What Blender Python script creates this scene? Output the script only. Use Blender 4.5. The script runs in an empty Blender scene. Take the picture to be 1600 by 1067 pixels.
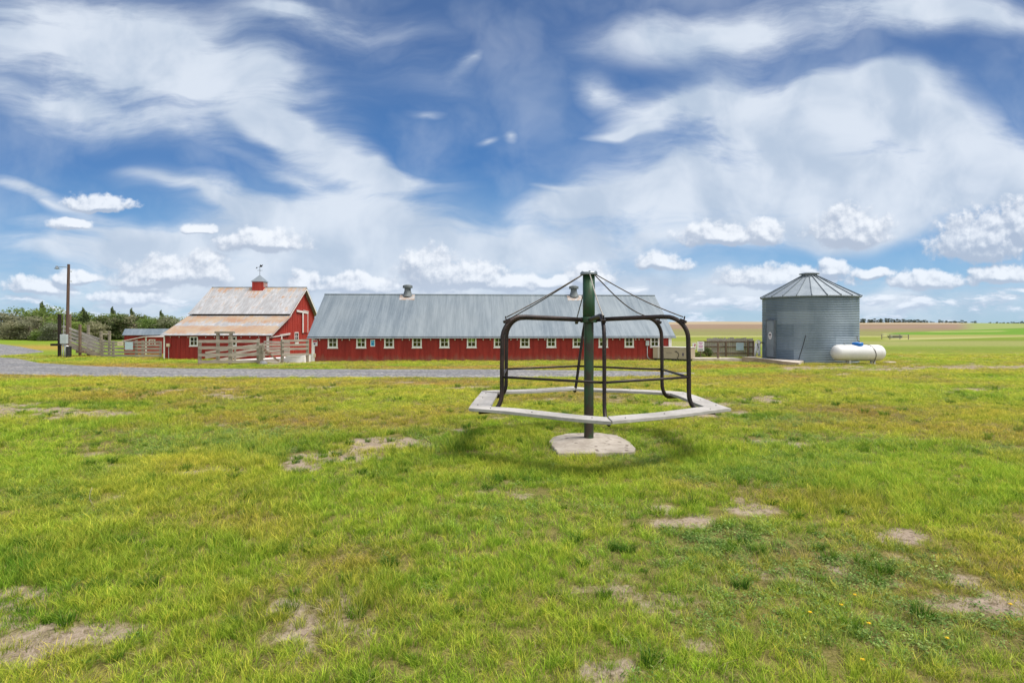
import bpy, math, random
import numpy as np
from mathutils import Vector, Matrix, Euler

R = math.radians
scene = bpy.context.scene
col = scene.collection
random.seed(7)

# ------------------------------------------------------------------ camera
CAM_H = 1.7
FOC = 889.0          # focal length in photograph pixels (1600 wide)
HOR = 510.0          # horizon row
cam_d = bpy.data.cameras.new('camera')
cam_d.sensor_width = 36.0
cam_d.lens = 36.0 * FOC / 1600.0
cam_d.shift_y = -(533.5 - HOR) / 1600.0
cam_d.clip_start = 0.05
cam_d.clip_end = 9000
cam = bpy.data.objects.new('camera', cam_d)
col.objects.link(cam)
cam.location = (0, 0, CAM_H)
cam.rotation_euler = (R(90), 0, 0)
scene.camera = cam

# ------------------------------------------------------------------ exposure
scene.view_settings.view_transform = 'Standard'
scene.view_settings.look = 'None'
scene.view_settings.exposure = 0.95
scene.view_settings.gamma = 1.0
scene.view_settings.use_curve_mapping = False
scene.cycles.max_bounces = 4
scene.cycles.diffuse_bounces = 2
scene.cycles.transparent_max_bounces = 8

# ------------------------------------------------------------------ sun
SUN_DIR = Vector((0.44, -0.08, 0.88)).normalized()      # towards the sun
sun_d = bpy.data.lights.new('sun', 'SUN')
sun_d.energy = 2.85
sun_d.angle = R(28.0)
sun_d.color = (1.0, 0.955, 0.88)
sun = bpy.data.objects.new('sun', sun_d)
col.objects.link(sun)
sun.rotation_euler = SUN_DIR.to_track_quat('Z', 'Y').to_euler()

# ------------------------------------------------------------------ node helpers
class NT:
    def __init__(s, tree): s.t = tree; s.n = tree.nodes; s.l = tree.links
    def add(s, kind, ins=None, **props):
        n = s.n.new(kind)
        for k, v in props.items(): setattr(n, k, v)
        if ins:
            for k, v in ins.items():
                sock = n.inputs[k]
                if isinstance(v, bpy.types.NodeSocket): s.l.new(v, sock)
                else: sock.default_value = v
        return n
    def math(s, op, a, b=0.0, c=0.0, clamp=False):
        return s.add('ShaderNodeMath', {0: a, 1: b, 2: c}, operation=op, use_clamp=clamp).outputs[0]
    def vmath(s, op, a, b=(0, 0, 0)):
        n = s.add('ShaderNodeVectorMath', {0: a, 1: b}, operation=op)
        return n.outputs['Value'] if op in ('LENGTH', 'DOT_PRODUCT') else n.outputs[0]
    def mix(s, f, a, b, blend='MIX'):
        n = s.add('ShaderNodeMix', data_type='RGBA', blend_type=blend)
        for i, v in ((0, f), (6, a), (7, b)):
            if isinstance(v, bpy.types.NodeSocket): s.l.new(v, n.inputs[i])
            else: n.inputs[i].default_value = v if i == 0 else (tuple(v) + (1,))[:4]
        return n.outputs[2]
    def noise(s, vec, scale, detail=4.0, rough=0.55, dist=0.0, out='Fac'):
        n = s.add('ShaderNodeTexNoise', {'Scale': scale, 'Detail': detail, 'Roughness': rough, 'Distortion': dist})
        if vec is not None: s.l.new(vec, n.inputs['Vector'])
        return n.outputs[out]
    def ss(s, v, a, b, lo=0.0, hi=1.0):
        return s.add('ShaderNodeMapRange', {0: v, 1: a, 2: b, 3: lo, 4: hi}, interpolation_type='SMOOTHSTEP').outputs[0]
    def mapping(s, vec, loc=(0, 0, 0), rot=(0, 0, 0), scale=(1, 1, 1), kind='POINT'):
        return s.add('ShaderNodeMapping', {0: vec, 1: loc, 2: rot, 3: scale}, vector_type=kind).outputs[0]

# ------------------------------------------------------------------ world: sky with clouds
world = bpy.data.worlds.new('World')
scene.world = world
world.use_nodes = True
world.node_tree.nodes.clear()
W = NT(world.node_tree)
SKYG = 0.73

def P2(px, py):      # a direction, written as tangent coordinates (100 photo pixels = 1)
    return ((px - 800) / 100.0, (HOR - py) / 100.0)

# cumulus field as a node group so that it can be sampled twice (density and light)
cumulus = [(155,322,58,17),(105,354,32,14),(312,359,28,11),(408,384,74,26),(262,436,78,34),(325,432,42,42),(232,445,60,20),
           (470,446,30,26),(672,436,48,48),(735,440,62,32),(800,448,62,20),(1035,415,42,20),(1128,370,78,22),(1195,368,36,30),
           (1325,368,62,46),(1530,382,80,58),(1592,360,44,46),(1225,438,112,24),(1300,424,36,20),(1370,430,34,12),(1450,444,62,22),
           (1570,434,60,22),(920,436,42,26),(565,448,60,22),(62,452,56,18),(205,470,60,18),(120,436,44,16),(870,448,44,16)]
g = bpy.data.node_groups.new('cumulus_field', 'ShaderNodeTree')
g.interface.new_socket('P', in_out='INPUT', socket_type='NodeSocketVector')
g.interface.new_socket('F', in_out='OUTPUT', socket_type='NodeSocketFloat')
G_ = NT(g)
gi = G_.n.new('NodeGroupInput'); go = G_.n.new('NodeGroupOutput')
p0 = gi.outputs[0]
wn = G_.noise(p0, 1.6, 2.0, 0.5, out='Color')
pw = G_.vmath('ADD', p0, G_.vmath('MULTIPLY', G_.vmath('SUBTRACT', wn, (0.5, 0.5, 0.5)), (0.60, 0.26, 0)))
acc = None
for (cx, cy, rx, ry) in cumulus:
    X, Y = P2(cx, cy)
    m = G_.mapping(pw, (X, Y, 0), (0, 0, 0), (rx / 100.0 * 1.12, ry / 100.0 * 1.15, 1), 'TEXTURE')
    v = G_.vmath('MAXIMUM', m, G_.vmath('MULTIPLY', m, (-1, -2.3, 0)))
    f = G_.math('SUBTRACT', 1.0, G_.vmath('LENGTH', v))
    acc = f if acc is None else G_.math('SMOOTH_MAX', acc, f, 0.12)
n1 = G_.noise(p0, 4.2, 6.0, 0.60)
vo = G_.add('ShaderNodeTexVoronoi', {'Vector': p0, 'Scale': 4.2, 'Detail': 2.0, 'Roughness': 0.6}, feature='F1', normalize=True).outputs['Distance']
fz = G_.math('MULTIPLY_ADD', G_.math('SUBTRACT', n1, 0.5), 1.0, acc)
fz = G_.math('MULTIPLY_ADD', G_.math('SUBTRACT', 0.42, vo), 0.62, fz)
# low rows of small cumulus near the horizon
pl = G_.mapping(p0, (3.1, 0, 0), (0, 0, 0), (0.85, 2.7, 1))
n2 = G_.noise(pl, 1.5, 6.0, 0.58, 0.25)
sep = G_.add('ShaderNodeSeparateXYZ', {0: p0})
band = G_.math('MULTIPLY', G_.ss(sep.outputs[1], 0.95, 0.45), G_.ss(sep.outputs[1], -0.25, 0.1))
fl = G_.math('MULTIPLY_ADD', G_.math('SUBTRACT', n2, 0.50), 2.6, G_.math('MULTIPLY_ADD', band, 0.9, -0.9))
fz = G_.math('SMOOTH_MAX', fz, fl, 0.08)
G_.l.new(fz, go.inputs[0])

tc = W.add('ShaderNodeTexCoord').outputs['Generated']
s3 = W.add('ShaderNodeSeparateXYZ', {0: tc})
ya = W.math('MAXIMUM', W.math('ABSOLUTE', s3.outputs[1]), 0.12)
u = W.math('MULTIPLY', W.math('DIVIDE', s3.outputs[0], ya), FOC / 100)
v = W.math('MULTIPLY', W.math('DIVIDE', s3.outputs[2], ya), FOC / 100)
P = W.add('ShaderNodeCombineXYZ', {0: u, 1: v, 2: 0.0}).outputs[0]
wcol = W.noise(P, 0.50, 2.5, 0.5, out='Color')
PW = W.vmath('ADD', P, W.vmath('MULTIPLY', W.vmath('SUBTRACT', wcol, (0.5, 0.5, 0.5)), (1.5, 0.9, 0)))

veils = [  # px, py, rx, ry, tilt (deg, + = rising to the right), amount
 (130,70,400,100,-9,.80),(330,105,250,76,-24,.62),(120,165,300,56,-10,.50),(40,205,120,26,-10,.16),(500,25,230,44,-8,.42),(440,12,90,22,-15,.35),
 (450,218,70,36,-48,.95),(525,258,140,36,-28,.95),(615,290,120,20,-6,.75),(420,330,250,36,-14,.85),(290,300,110,12,-22,.4),(560,335,190,34,0,.75),(480,290,160,22,-20,.45),
 (330,392,440,54,-2,1.0),(640,382,360,48,-4,.95),(40,285,110,12,-14,.45),(90,310,150,14,-18,.4),(180,352,240,16,-6,.4),
 (300,210,220,40,-6,.16),(700,130,240,80,-20,.14),
 (1150,290,350,84,6,1.0),(1240,180,300,62,8,.75),(925,322,150,30,9,.85),(1440,215,230,80,-8,.85),(1180,45,360,62,4,.75),(1480,30,200,40,0,.65),
 (1460,310,240,60,0,.75),(1060,372,330,34,2,.75),(925,145,70,30,-15,.65),(1010,175,100,34,14,.6),(1110,150,150,44,8,.65),(955,208,60,9,5,.5),(1350,130,180,34,6,.5),
 (650,180,46,12,0,.45),(808,205,24,22,40,.36),(762,218,26,9,20,.36),(735,102,44,16,25,.28),(880,300,60,6,-4,.3),
 (800,462,1300,58,0,.8),(1560,280,110,60,0,.6),(1350,360,200,40,0,.4)]
acc = None
for (cx, cy, rx, ry, ang, amp) in veils:
    X, Y = P2(cx, cy)
    m = W.mapping(PW, (X, Y, 0), (0, 0, R(ang)), (rx / 100.0 * 1.42, ry / 100.0 * 1.5, 1), 'TEXTURE')
    q = W.add('ShaderNodeTexGradient', {0: m}, gradient_type='QUADRATIC_SPHERE').outputs[1]
    acc = W.math('MULTIPLY', q, amp * 2.4) if acc is None else W.math('MULTIPLY_ADD', q, amp * 2.4, acc)
# wispy texture: streaks falling to the right on the left half, soft billows on the right
st1 = W.noise(W.mapping(PW, (0, 0, 0), (0, 0, R(28)), (0.26, 1.35, 1)), 1.5, 5.0, 0.52, 0.12)
st2 = W.noise(W.mapping(PW, (5, 2, 0), (0, 0, R(-10)), (0.45, 0.95, 1)), 1.1, 5.0, 0.50, 0.1)
side = W.ss(u, -1.5, 2.0)
stx = W.math('ADD', W.math('MULTIPLY', st1, W.math('SUBTRACT', 1.0, side)), W.math('MULTIPLY', st2, side))
fine = W.noise(W.mapping(PW, (2, 7, 0), (0, 0, R(24)), (0.55, 2.1, 1)), 3.2, 8.0, 0.66, 0.15)
stx = W.math('ADD', W.math('MULTIPLY', stx, 0.76), W.math('MULTIPLY', fine, 0.24))
tex = W.ss(stx, 0.30, 0.68, 0.42, 1.25)
veil = W.ss(W.math('MULTIPLY', acc, tex), 0.0, 1.15)
thin = W.math('MULTIPLY', W.ss(W.noise(PW, 0.42, 5.0, 0.55), 0.38, 0.68), 0.30)                 # a faint film everywhere
veil = W.math('MAXIMUM', veil, thin)

sky = W.add('ShaderNodeTexSky', sky_type='NISHITA', sun_disc=False)
sky.sun_elevation = math.asin(SUN_DIR.z)
sky.sun_rotation = math.atan2(SUN_DIR.x, SUN_DIR.y)
sky.altitude = 900; sky.air_density = 1.0; sky.dust_density = 0.4; sky.ozone_density = 2.2
skyc = W.mix(1.0, sky.outputs[0], (0.11, 0.11, 0.11), 'MULTIPLY')
ramp = W.add('ShaderNodeValToRGB', {0: W.math('DIVIDE', v, 6.0, clamp=True)})
els = ramp.color_ramp.elements
for p_, c_ in ((0.0, (.17, .34, .50)), (.18, (.095, .255, .47)), (.42, (.030, .128, .340)), (.75, (.034, .094, .250)), (1.0, (.048, .094, .215))):
    e = els[0] if p_ == 0 else (els[-1] if p_ == 1.0 else els.new(p_))
    e.position = p_; e.color = c_ + (1,)
skyc = W.mix(0.80, skyc, ramp.outputs[0])
# cloud colours
vshade = W.noise(PW, 0.9, 4.0, 0.5)
vcol = W.mix(W.ss(vshade, 0.32, 0.66), (0.37, 0.44, 0.54), (0.54, 0.59, 0.66))
c1 = W.mix(W.math('MULTIPLY', veil, 0.93), skyc, vcol)
def field(vec):
    n = W.n.new('ShaderNodeGroup'); n.node_tree = g; W.l.new(vec, n.inputs[0]); return n.outputs[0]
F0 = field(P)
F1 = field(W.vmath('ADD', P, (0.035, 0.085, 0)))
cm = W.ss(F0, -0.03, 0.34)
lit = W.ss(W.math('SUBTRACT', F0, F1), -0.22, 0.42)
ccol = W.mix(lit, (0.33, 0.385, 0.48), (0.66, 0.69, 0.735))
hz = W.ss(v, 0.9, 0.0)
ccol = W.mix(W.math('MULTIPLY', hz, 0.45), ccol, (0.44, 0.54, 0.68))
c2 = W.mix(W.math('MULTIPLY', cm, 0.88), c1, ccol)
# below the horizon: dull ground tone for bounce
c3 = W.mix(W.ss(s3.outputs[2], 0.0, -0.02), c2, (0.10, 0.12, 0.05))
# unseen sky behind the camera, whitened as added fill light for camera-facing sides
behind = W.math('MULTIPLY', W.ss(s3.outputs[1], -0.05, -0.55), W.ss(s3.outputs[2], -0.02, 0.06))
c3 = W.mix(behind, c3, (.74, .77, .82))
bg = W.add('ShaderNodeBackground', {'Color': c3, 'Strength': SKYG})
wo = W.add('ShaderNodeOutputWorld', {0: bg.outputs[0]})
world.cycles.sampling_method = 'MANUAL'
world.cycles.sample_map_resolution = 256

# ------------------------------------------------------------------ terrain
def sst(a, b, x):
    t = np.clip((np.asarray(x, dtype=float) - a) / (b - a), 0, 1)
    return t * t * (3 - 2 * t)

_rs = np.random.RandomState(3)
_perm = _rs.rand(256, 256)
def vnoise(x, y):
    x = np.asarray(x, float); y = np.asarray(y, float)
    xi = np.floor(x).astype(int); yi = np.floor(y).astype(int)
    fx = x - xi; fy = y - yi
    fx = fx * fx * (3 - 2 * fx); fy = fy * fy * (3 - 2 * fy)
    a = _perm[xi % 256, yi % 256]; b = _perm[(xi + 1) % 256, yi % 256]
    c = _perm[xi % 256, (yi + 1) % 256]; d = _perm[(xi + 1) % 256, (yi + 1) % 256]
    return (a * (1 - fx) + b * fx) * (1 - fy) + (c * (1 - fx) + d * fx) * fy
def fbm(x, y, s, o=4):
    t = 0; a = 1; w = 0
    for i in range(o):
        t = t + a * vnoise(x / s + 17.3 * i, y / s + 9.1 * i); w += a
        a *= 0.55; s *= 0.5
    return t / w

def zg(x, y):
    x = np.asarray(x, float); y = np.asarray(y, float)
    z = -0.60 * sst(9, 35, y)
    z = z + 1.05 * sst(-74, -96, x) * sst(50, 95, y)
    z = z - 0.75 * np.exp(-(((x + 37) / 10) ** 2 + ((y - 60) / 9) ** 2))
    H = 5.2 - 2.3 * sst(430, 560, x) - 1.3 * sst(560, 680, x) + 2.2 * np.exp(-((x - 235) / 95) ** 2) + 1.1 * np.exp(-((x - 440) / 60) ** 2)
    z = z + (H + 0.6) * sst(170, 700, y) * (1 - 0.7 * sst(750, 1800, y))
    z = z + 1.2 * sst(120, 260, x) * sst(120, 260, y) * (1 - sst(300, 600, y))
    z = z + 0.05 * (fbm(x, y, 2.2, 3) - 0.5) * (1 - sst(20, 34, y))
    z = z * (1 - .9 * np.exp(-(((x - 1.1) / 1.5) ** 2 + ((y - 8.2) / 1.5) ** 2)))
    return z
def G(px, py):
    """ground point seen in the direction of a photo pixel"""
    t = 2.0
    last = None
    while t < 1500:
        x = (px - 800) / FOC * t
        z = CAM_H - (py - HOR) / FOC * t
        dz = z - float(zg(x, t))
        if dz <= 0:
            a, b = last, t
            for _ in range(20):
                m = (a + b) / 2
                if CAM_H - (py - HOR) / FOC * m - float(zg((px - 800) / FOC * m, m)) > 0: a = m
                else: b = m
            return Vector(((px - 800) / FOC * a, a, float(zg((px - 800) / FOC * a, a))))
        last = t; t *= 1.01
    return Vector(((px - 800) / FOC * 300, 300, 0))
def D(px, py, d):
    """world point at depth d in the direction of a photo pixel"""
    return Vector(((px - 800) / FOC * d, d, CAM_H - (py - HOR) / FOC * d))
def proj(x, y, z):
    y = np.maximum(np.asarray(y, float), 0.5)
    return 800 + FOC * np.asarray(x, float) / y, HOR + FOC * (CAM_H - z) / y

# soil, dryness and lushness of the ground, with the seat's cast shadow painted in
soil_spots = [(468,730,36,10,1.3),(522,716,60,8,1.3),(592,692,50,9,1.1),(1075,818,60,9,1.2),(1415,840,50,9,1.2),(150,985,110,18,.9),(40,640,120,13,.85),(150,646,60,5,1.),(240,610,90,7,.55),(330,618,70,6,.5),
 (130,1000,90,26,.9),(60,1030,80,20,.7),(230,960,70,14,.55),(270,935,60,9,.5),(345,1010,25,8,.5),
 (1090,812,70,9,.9),(1170,800,34,7,.9),(1030,795,40,6,.6),(1065,822,30,6,.8),(1415,832,55,10,.9),(1340,826,30,7,.7),(1565,945,70,14,.9),(1500,905,50,9,.5),
 (1085,632,60,4,1.),(1105,646,75,5,1.),(1180,690,30,4,.7),(1240,697,40,5,.7),(980,755,34,4,.6),(1030,745,34,5,.5),(1150,625,90,2.5,.7),
 (1500,574,130,2.6,1.),(1390,577,70,2,1.),(1300,575,70,2.6,.9),(1590,573,60,2.4,.9),(720,605,45,3,.7),(490,606,60,2.6,.6),(590,608,40,2.4,.4),
 (245,712,45,7,.45),(320,700,25,5,.5),(330,760,20,4,.4),(1400,870,34,6,.5),(1270,850,20,5,.5),(930,1050,60,10,.4),(440,945,20,12,.5),(470,990,20,8,.4),
 (1120,600,20,2,.6),(420,590,40,1.5,.5),(1220,620,60,2.5,.4),(1445,610,80,3,.25),(640,598,60,2,.4),(1050,590,60,2,.4),(1430,955,40,9,.5),(820,792,18,4,.35),
 (430,568,24,2.2,1.),(465,566,24,1.6,.9)]
dry_spots = [(150,573,260,3.5,1.),(520,588,700,1.7,.7),(60,589,110,2.5,.9),(700,574,400,1.6,.75),(1150,572,110,3.4,1.),(1090,575,50,3,.8),(600,596,600,4,.35),(1240,572,50,3,.6),(110,546,50,4,.7),(60,540,60,4,.5),
 (420,830,110,45,.7),(560,880,120,30,.5),(330,930,120,40,.5),(640,800,110,20,.5),(1250,780,100,16,.35),(1300,640,200,6,.4),(500,660,160,12,.35),(1060,760,60,16,.4),(940,820,120,20,.3),(220,620,150,14,.45),
 (1220,880,100,30,.4),(700,950,200,30,.25),(90,1010,130,34,.6),(1420,640,120,8,.35)]
lush_shade_spots = [(700,705,60,24,1.),(800,752,170,11,1.),(620,740,60,40,.6),(900,740,140,10,.7),(40,920,60,80,.6),(140,800,170,50,.55),(400,652,60,6,.6),(150,634,90,5,.7),(1280,740,170,26,.7),(700,960,160,50,.4),  # spots round the merry-go-round paint its seat's shadow as darker, lusher grass
 (1500,790,120,30,.5),(1050,740,60,16,.5),(1200,705,60,14,.5),(860,1000,200,50,.3),(1350,700,150,14,.5),(400,700,120,24,.4),(1350,980,60,30,.4),(1480,650,120,8,.4),(1180,655,60,5,.6),(1560,850,60,30,.4)]
weed_spots = [(1180,850,130,40,1.),(1320,900,150,40,1.),(1450,990,160,60,1.),(1300,1010,120,50,.8),(1110,960,80,50,.5),(1180,740,120,26,.9),(1000,725,60,14,.8),(330,690,160,26,.8),(430,710,90,24,.8),(680,690,60,20,.5),
 (230,735,120,18,.5),(60,780,90,20,.5),(1240,660,80,9,.6),(1230,690,150,10,.6),(1560,700,80,20,.4),(200,1050,100,20,.3),(520,985,90,30,.4),(900,700,90,12,.5),(1050,690,80,8,.6)]
def blobs(lst, px, py):
    t = np.zeros_like(px)
    for (cx, cy, rx, ry, a) in lst:
        r2 = ((px - cx) / rx) ** 2 + ((py - cy) / ry) ** 2
        t = np.maximum(t, a * np.exp(-r2 * 0.9))
    return t
def fields(x, y):
    z = zg(x, y)
    px, py = proj(x, y, z)
    front = np.asarray(y) > 1.5
    n1 = fbm(x, y, 1.3, 4); n2 = fbm(x + 50, y + 20, 3.4, 4); n3 = fbm(x + 90, y - 40, 0.45, 3); n4 = fbm(x - 70, y + 33, 0.9, 4)
    n5 = fbm(x * 0.35 + 5, y, 1.1, 4)
    soil = np.where(front, blobs(soil_spots, px, py), 0)
    soil = soil * np.clip(.42 + 1.7 * (fbm(x + 7, y - 3, .28, 3) - .12), .15, 1.3) + (n4 - 0.5) * 1.5 + (n3 - .5) * .9 - 0.12 + 0.9 * np.maximum(0, n1 - .60)
    soil = np.clip((soil - 0.10) * 1.9, 0, 1)
    soil = soil * (1 - sst(55, 70, y))
    dry = np.where(front, blobs(dry_spots, px, py), 0) + (n2 - 0.46 + .05 * sst(9, 16, y)) * 1.6 + (n4 - .5) * .8
    dry = np.clip(dry, 0, 1)
    lush_shade = np.where(front, blobs(lush_shade_spots, px, py), 0) + (n5 - 0.55) * 1.6
    lush_shade = np.clip(lush_shade, 0, 1)
    weed = np.where(front, blobs(weed_spots, px, py), 0) + (n1 - 0.52) * 1.2
    weed = np.clip(weed, 0, 1)
    return soil, dry, lush_shade, weed
GREEN = np.array([.320, .470, .036]); DARK = np.array([.120, .270, .018]); YEL = np.array([.540, .510, .060])
DRY = np.array([.46, .260, .065]); SOIL = np.array([.36, .27, .185]); WEED = np.array([.26, .38, .090])
def mixc(a, b, t): return a + (b - a) * np.asarray(t)[..., None]
def turf(x, y):
    soil, dry, lush_shade, weed = fields(x, y)
    c = np.broadcast_to(GREEN, x.shape + (3,)).copy()
    c = mixc(c, YEL, np.clip((fbm(x + 11, y + 7, 2.3, 4) - .40 + .14 * sst(8, 16, y)) * 2.2, 0, 1) * .85)
    c = mixc(c, WEED, weed * .55)
    c = mixc(c, DARK, np.clip(lush_shade * 1.0 + (fbm(x + 31, y - 17, .8, 3) - .60) * 1.8 * (lush_shade < 2), 0, .95))
    c = mixc(c, DRY, np.clip(dry * 1.1 - lush_shade * .5, 0, 1) * .75)
    return c, soil, dry, lush_shade, weed

# ------------------------------------------------------------------ mesh builder
class MB:
    def __init__(s): s.v = []; s.f = []
    def add(s, vs, fs):
        b = len(s.v); s.v += [tuple(p) for p in vs]; s.f += [tuple(i + b for i in f) for f in fs]
        return s
    def box(s, lo, hi, M=None):
        x0, y0, z0 = lo; x1, y1, z1 = hi
        vs = [Vector(p) for p in ((x0,y0,z0),(x1,y0,z0),(x1,y1,z0),(x0,y1,z0),(x0,y0,z1),(x1,y0,z1),(x1,y1,z1),(x0,y1,z1))]
        if M is not None: vs = [M @ p for p in vs]
        return s.add(vs, [(0,3,2,1),(4,5,6,7),(0,1,5,4),(1,2,6,5),(2,3,7,6),(3,0,4,7)])
    def beam(s, a, b, w, h, up=(0, 0, 1)):
        """rectangular bar from a to b, w wide (sideways), h high (along up)"""
        a = Vector(a); b = Vector(b); d = (b - a)
        L = d.length; d.normalize(); up = Vector(up)
        sd = d.cross(up)
        if sd.length < 1e-4: sd = d.cross(Vector((0, 1, 0)))
        sd.normalize(); u2 = sd.cross(d).normalized()
        M = Matrix(((sd.x, d.x, u2.x, a.x), (sd.y, d.y, u2.y, a.y), (sd.z, d.z, u2.z, a.z), (0, 0, 0, 1)))
        return s.box((-w / 2, 0, -h / 2), (w / 2, L, h / 2), M)
    def tube(s, pts, r, n=10, cap=True, flat=1.0, upv=None):
        pts = [Vector(p) for p in pts]
        rs = r if isinstance(r, (list, tuple)) else [r] * len(pts)
        rings = []
        prev = None
        for i, p in enumerate(pts):
            d = (pts[min(i + 1, len(pts) - 1)] - pts[max(i - 1, 0)]).normalized()
            if upv is not None: a = Vector(upv).cross(d)
            elif prev is not None: a = prev - d * prev.dot(d)
            else: a = d.cross(Vector((0, 0, 1)) if abs(d.z) < .9 else Vector((1, 0, 0)))
            a.normalize(); prev = a; b = d.cross(a).normalized()
            rings.append([p + a * math.cos(t) * rs[i] + b * math.sin(t) * rs[i] * flat for t in [2 * math.pi * k / n for k in range(n)]])
        vs = [q for ring in rings for q in ring]; fs = []
        for i in range(len(rings) - 1):
            for k in range(n):
                fs.append((i * n + k, i * n + (k + 1) % n, (i + 1) * n + (k + 1) % n, (i + 1) * n + k))
        if cap: fs.append(tuple(range(n - 1, -1, -1))); fs.append(tuple((len(rings) - 1) * n + k for k in range(n)))
        return s.add(vs, fs)
    def lathe(s, prof, n=32, c=(0, 0, 0)):
        vs = []; fs = []
        for (r, z) in prof:
            for k in range(n):
                t = 2 * math.pi * k / n
                vs.append((c[0] + r * math.cos(t), c[1] + r * math.sin(t), c[2] + z))
        for i in range(len(prof) - 1):
            for k in range(n):
                fs.append((i * n + k, i * n + (k + 1) % n, (i + 1) * n + (k + 1) % n, (i + 1) * n + k))
        return s.add(vs, fs)
    def prism(s, poly, vec):
        n = len(poly); poly = [Vector(p) for p in poly]; vec = Vector(vec)
        vs = poly + [p + vec for p in poly]
        fs = [tuple(range(n)), tuple(range(2 * n - 1, n - 1, -1))]
        for k in range(n): fs.append((k, k + n, (k + 1) % n + n, (k + 1) % n))
        return s.add(vs, fs)
    def slab(s, a, b, c, d, t):
        """quad a b c d with thickness t downwards along its normal"""
        a, b, c, d = map(Vector, (a, b, c, d))
        n = (b - a).cross(d - a).normalized() * t
        return s.prism([a, b, c, d], -n)

def obj(name, mb, mat, parent=None, smooth=False, label=None, bevel=0):
    me = bpy.data.meshes.new(name)
    me.from_pydata(mb.v, [], mb.f)
    me.materials.append(mat)
    if smooth: me.shade_smooth()
    import bmesh
    bm = bmesh.new(); bm.from_mesh(me); bmesh.ops.recalc_face_normals(bm, faces=bm.faces); bm.to_mesh(me); bm.free()
    me.update()
    o = bpy.data.objects.new(name, me)
    col.objects.link(o)
    if parent is not None: o.parent = parent
    if label: o['label'] = label
    if bevel:
        bv = o.modifiers.new('bevel', 'BEVEL'); bv.width = bevel; bv.segments = 2; bv.limit_method = 'ANGLE'
    return o
def tag(o, label, cat, group=None, kind=None):
    o['label'] = label; o['category'] = cat
    if group: o['group'] = group
    if kind: o['kind'] = kind
    return o
def thing(name, label, cat, loc=(0, 0, 0), rz=0.0, group=None):
    o = bpy.data.objects.new(name, None)
    o.empty_display_size = 0.2
    col.objects.link(o); o.location = loc; o.rotation_euler = (0, 0, rz)
    return tag(o, label, cat, group)
def copy_tree(o, parent=None):
    c = o.copy(); col.objects.link(c)
    if parent is not None: c.parent = parent
    for ch in list(o.children): copy_tree(ch, c)
    return c

# ------------------------------------------------------------------ materials
def mat(name, build):
    m = bpy.data.materials.new(name); m.use_nodes = True
    m.node_tree.nodes.clear(); N = NT(m.node_tree)
    out = N.add('ShaderNodeOutputMaterial')
    N.l.new(build(N), out.inputs[0]); return m
def bsdf(N, color, rough=0.6, metal=0.0, bump=None, bstr=0.3, bdist=0.01, spec=0.5, coat=0.0):
    n = N.add('ShaderNodeBsdfPrincipled', {'Metallic': metal, 'Specular IOR Level': spec, 'Coat Weight': coat})
    for k, v in (('Base Color', color), ('Roughness', rough)):
        if isinstance(v, bpy.types.NodeSocket): N.l.new(v, n.inputs[k])
        else: n.inputs[k].default_value = (tuple(v) + (1,)) if k == 'Base Color' else v
    if bump is not None:
        b = N.add('ShaderNodeBump', {'Strength': bstr, 'Distance': bdist, 'Height': bump})
        N.l.new(b.outputs[0], n.inputs['Normal'])
    return n.outputs[0]
def ocoord(N): return N.add('ShaderNodeTexCoord').outputs['Object']

def worn(name, c1, c2, scale=3.0, stretch=(1, 1, 1), rough=.6, metal=0., fine=None, dirt=None, bstr=.25, bdist=.005, speck=None, spec=.4):
    def b(N):
        p = N.mapping(ocoord(N), scale=stretch)
        n = N.noise(p, scale, 6, .62)
        f2 = N.noise(p, scale * 9, 4, .6)
        c = N.mix(N.ss(N.math('ADD', N.math('MULTIPLY', n, .7), N.math('MULTIPLY', f2, .3)), .36, .66), c1, c2)
        if speck:
            s = N.noise(p, scale * 3.3, 6, .7)
            c = N.mix(N.ss(s, speck[1], speck[1] + .08), c, speck[0])
        if dirt:      # mud splashed up from the ground in uneven tongues
            z = N.add('ShaderNodeSeparateXYZ', {0: ocoord(N)}).outputs[2]
            e = N.math('ADD', z, N.math('MULTIPLY', N.noise(N.mapping(ocoord(N), scale=(1, 1, .3)), 2.4, 5, .65), -1.0))
            c = N.mix(N.ss(e, dirt + .05, dirt - .45, 0, .6), c, (.20, .12, .085))
        return bsdf(N, c, rough, metal, f2, bstr, bdist, spec)
    return mat(name, b)

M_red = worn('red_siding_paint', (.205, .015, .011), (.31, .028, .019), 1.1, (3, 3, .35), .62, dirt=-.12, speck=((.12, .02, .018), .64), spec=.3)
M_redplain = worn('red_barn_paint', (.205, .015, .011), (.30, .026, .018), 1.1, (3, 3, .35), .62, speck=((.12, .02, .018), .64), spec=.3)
M_redlit = worn('red_sunlit_tone', (.30, .026, .017), (.42, .045, .030), 1.2, (3, 3, .35), .62, speck=((.14, .025, .02), .64), spec=.3)  # barn red again, lightened to paint the sunlight on the gable
M_trim = worn('cream_trim_paint', (.66, .65, .60), (.80, .79, .75), 5, (1, 1, 1), .6)
M_whitetrim = worn('white_trim_paint', (.62, .56, .53), (.80, .76, .73), 5, (1, 1, 1), .6)
M_wood = worn('weathered_grey_wood', (.19, .165, .125), (.34, .30, .235), 2.5, (1, 1, 4), .85, speck=((.07, .055, .045), .62), spec=.2)
M_woodx = worn('weathered_grey_rail_wood', (.22, .19, .155), (.41, .36, .30), 3.0, (.5, 1, 7), .85, speck=((.15, .12, .095), .66), spec=.2)
M_woodpale = worn('pale_silvered_board', (.28, .255, .23), (.46, .425, .385), 3.0, (1, 1, 5), .85, speck=((.2, .17, .15), .66), spec=.2)
M_woodbrown = worn('weathered_brown_wood', (.135, .095, .068), (.25, .185, .135), 3.0, (2, 2, .5), .85, spec=.2)
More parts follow.
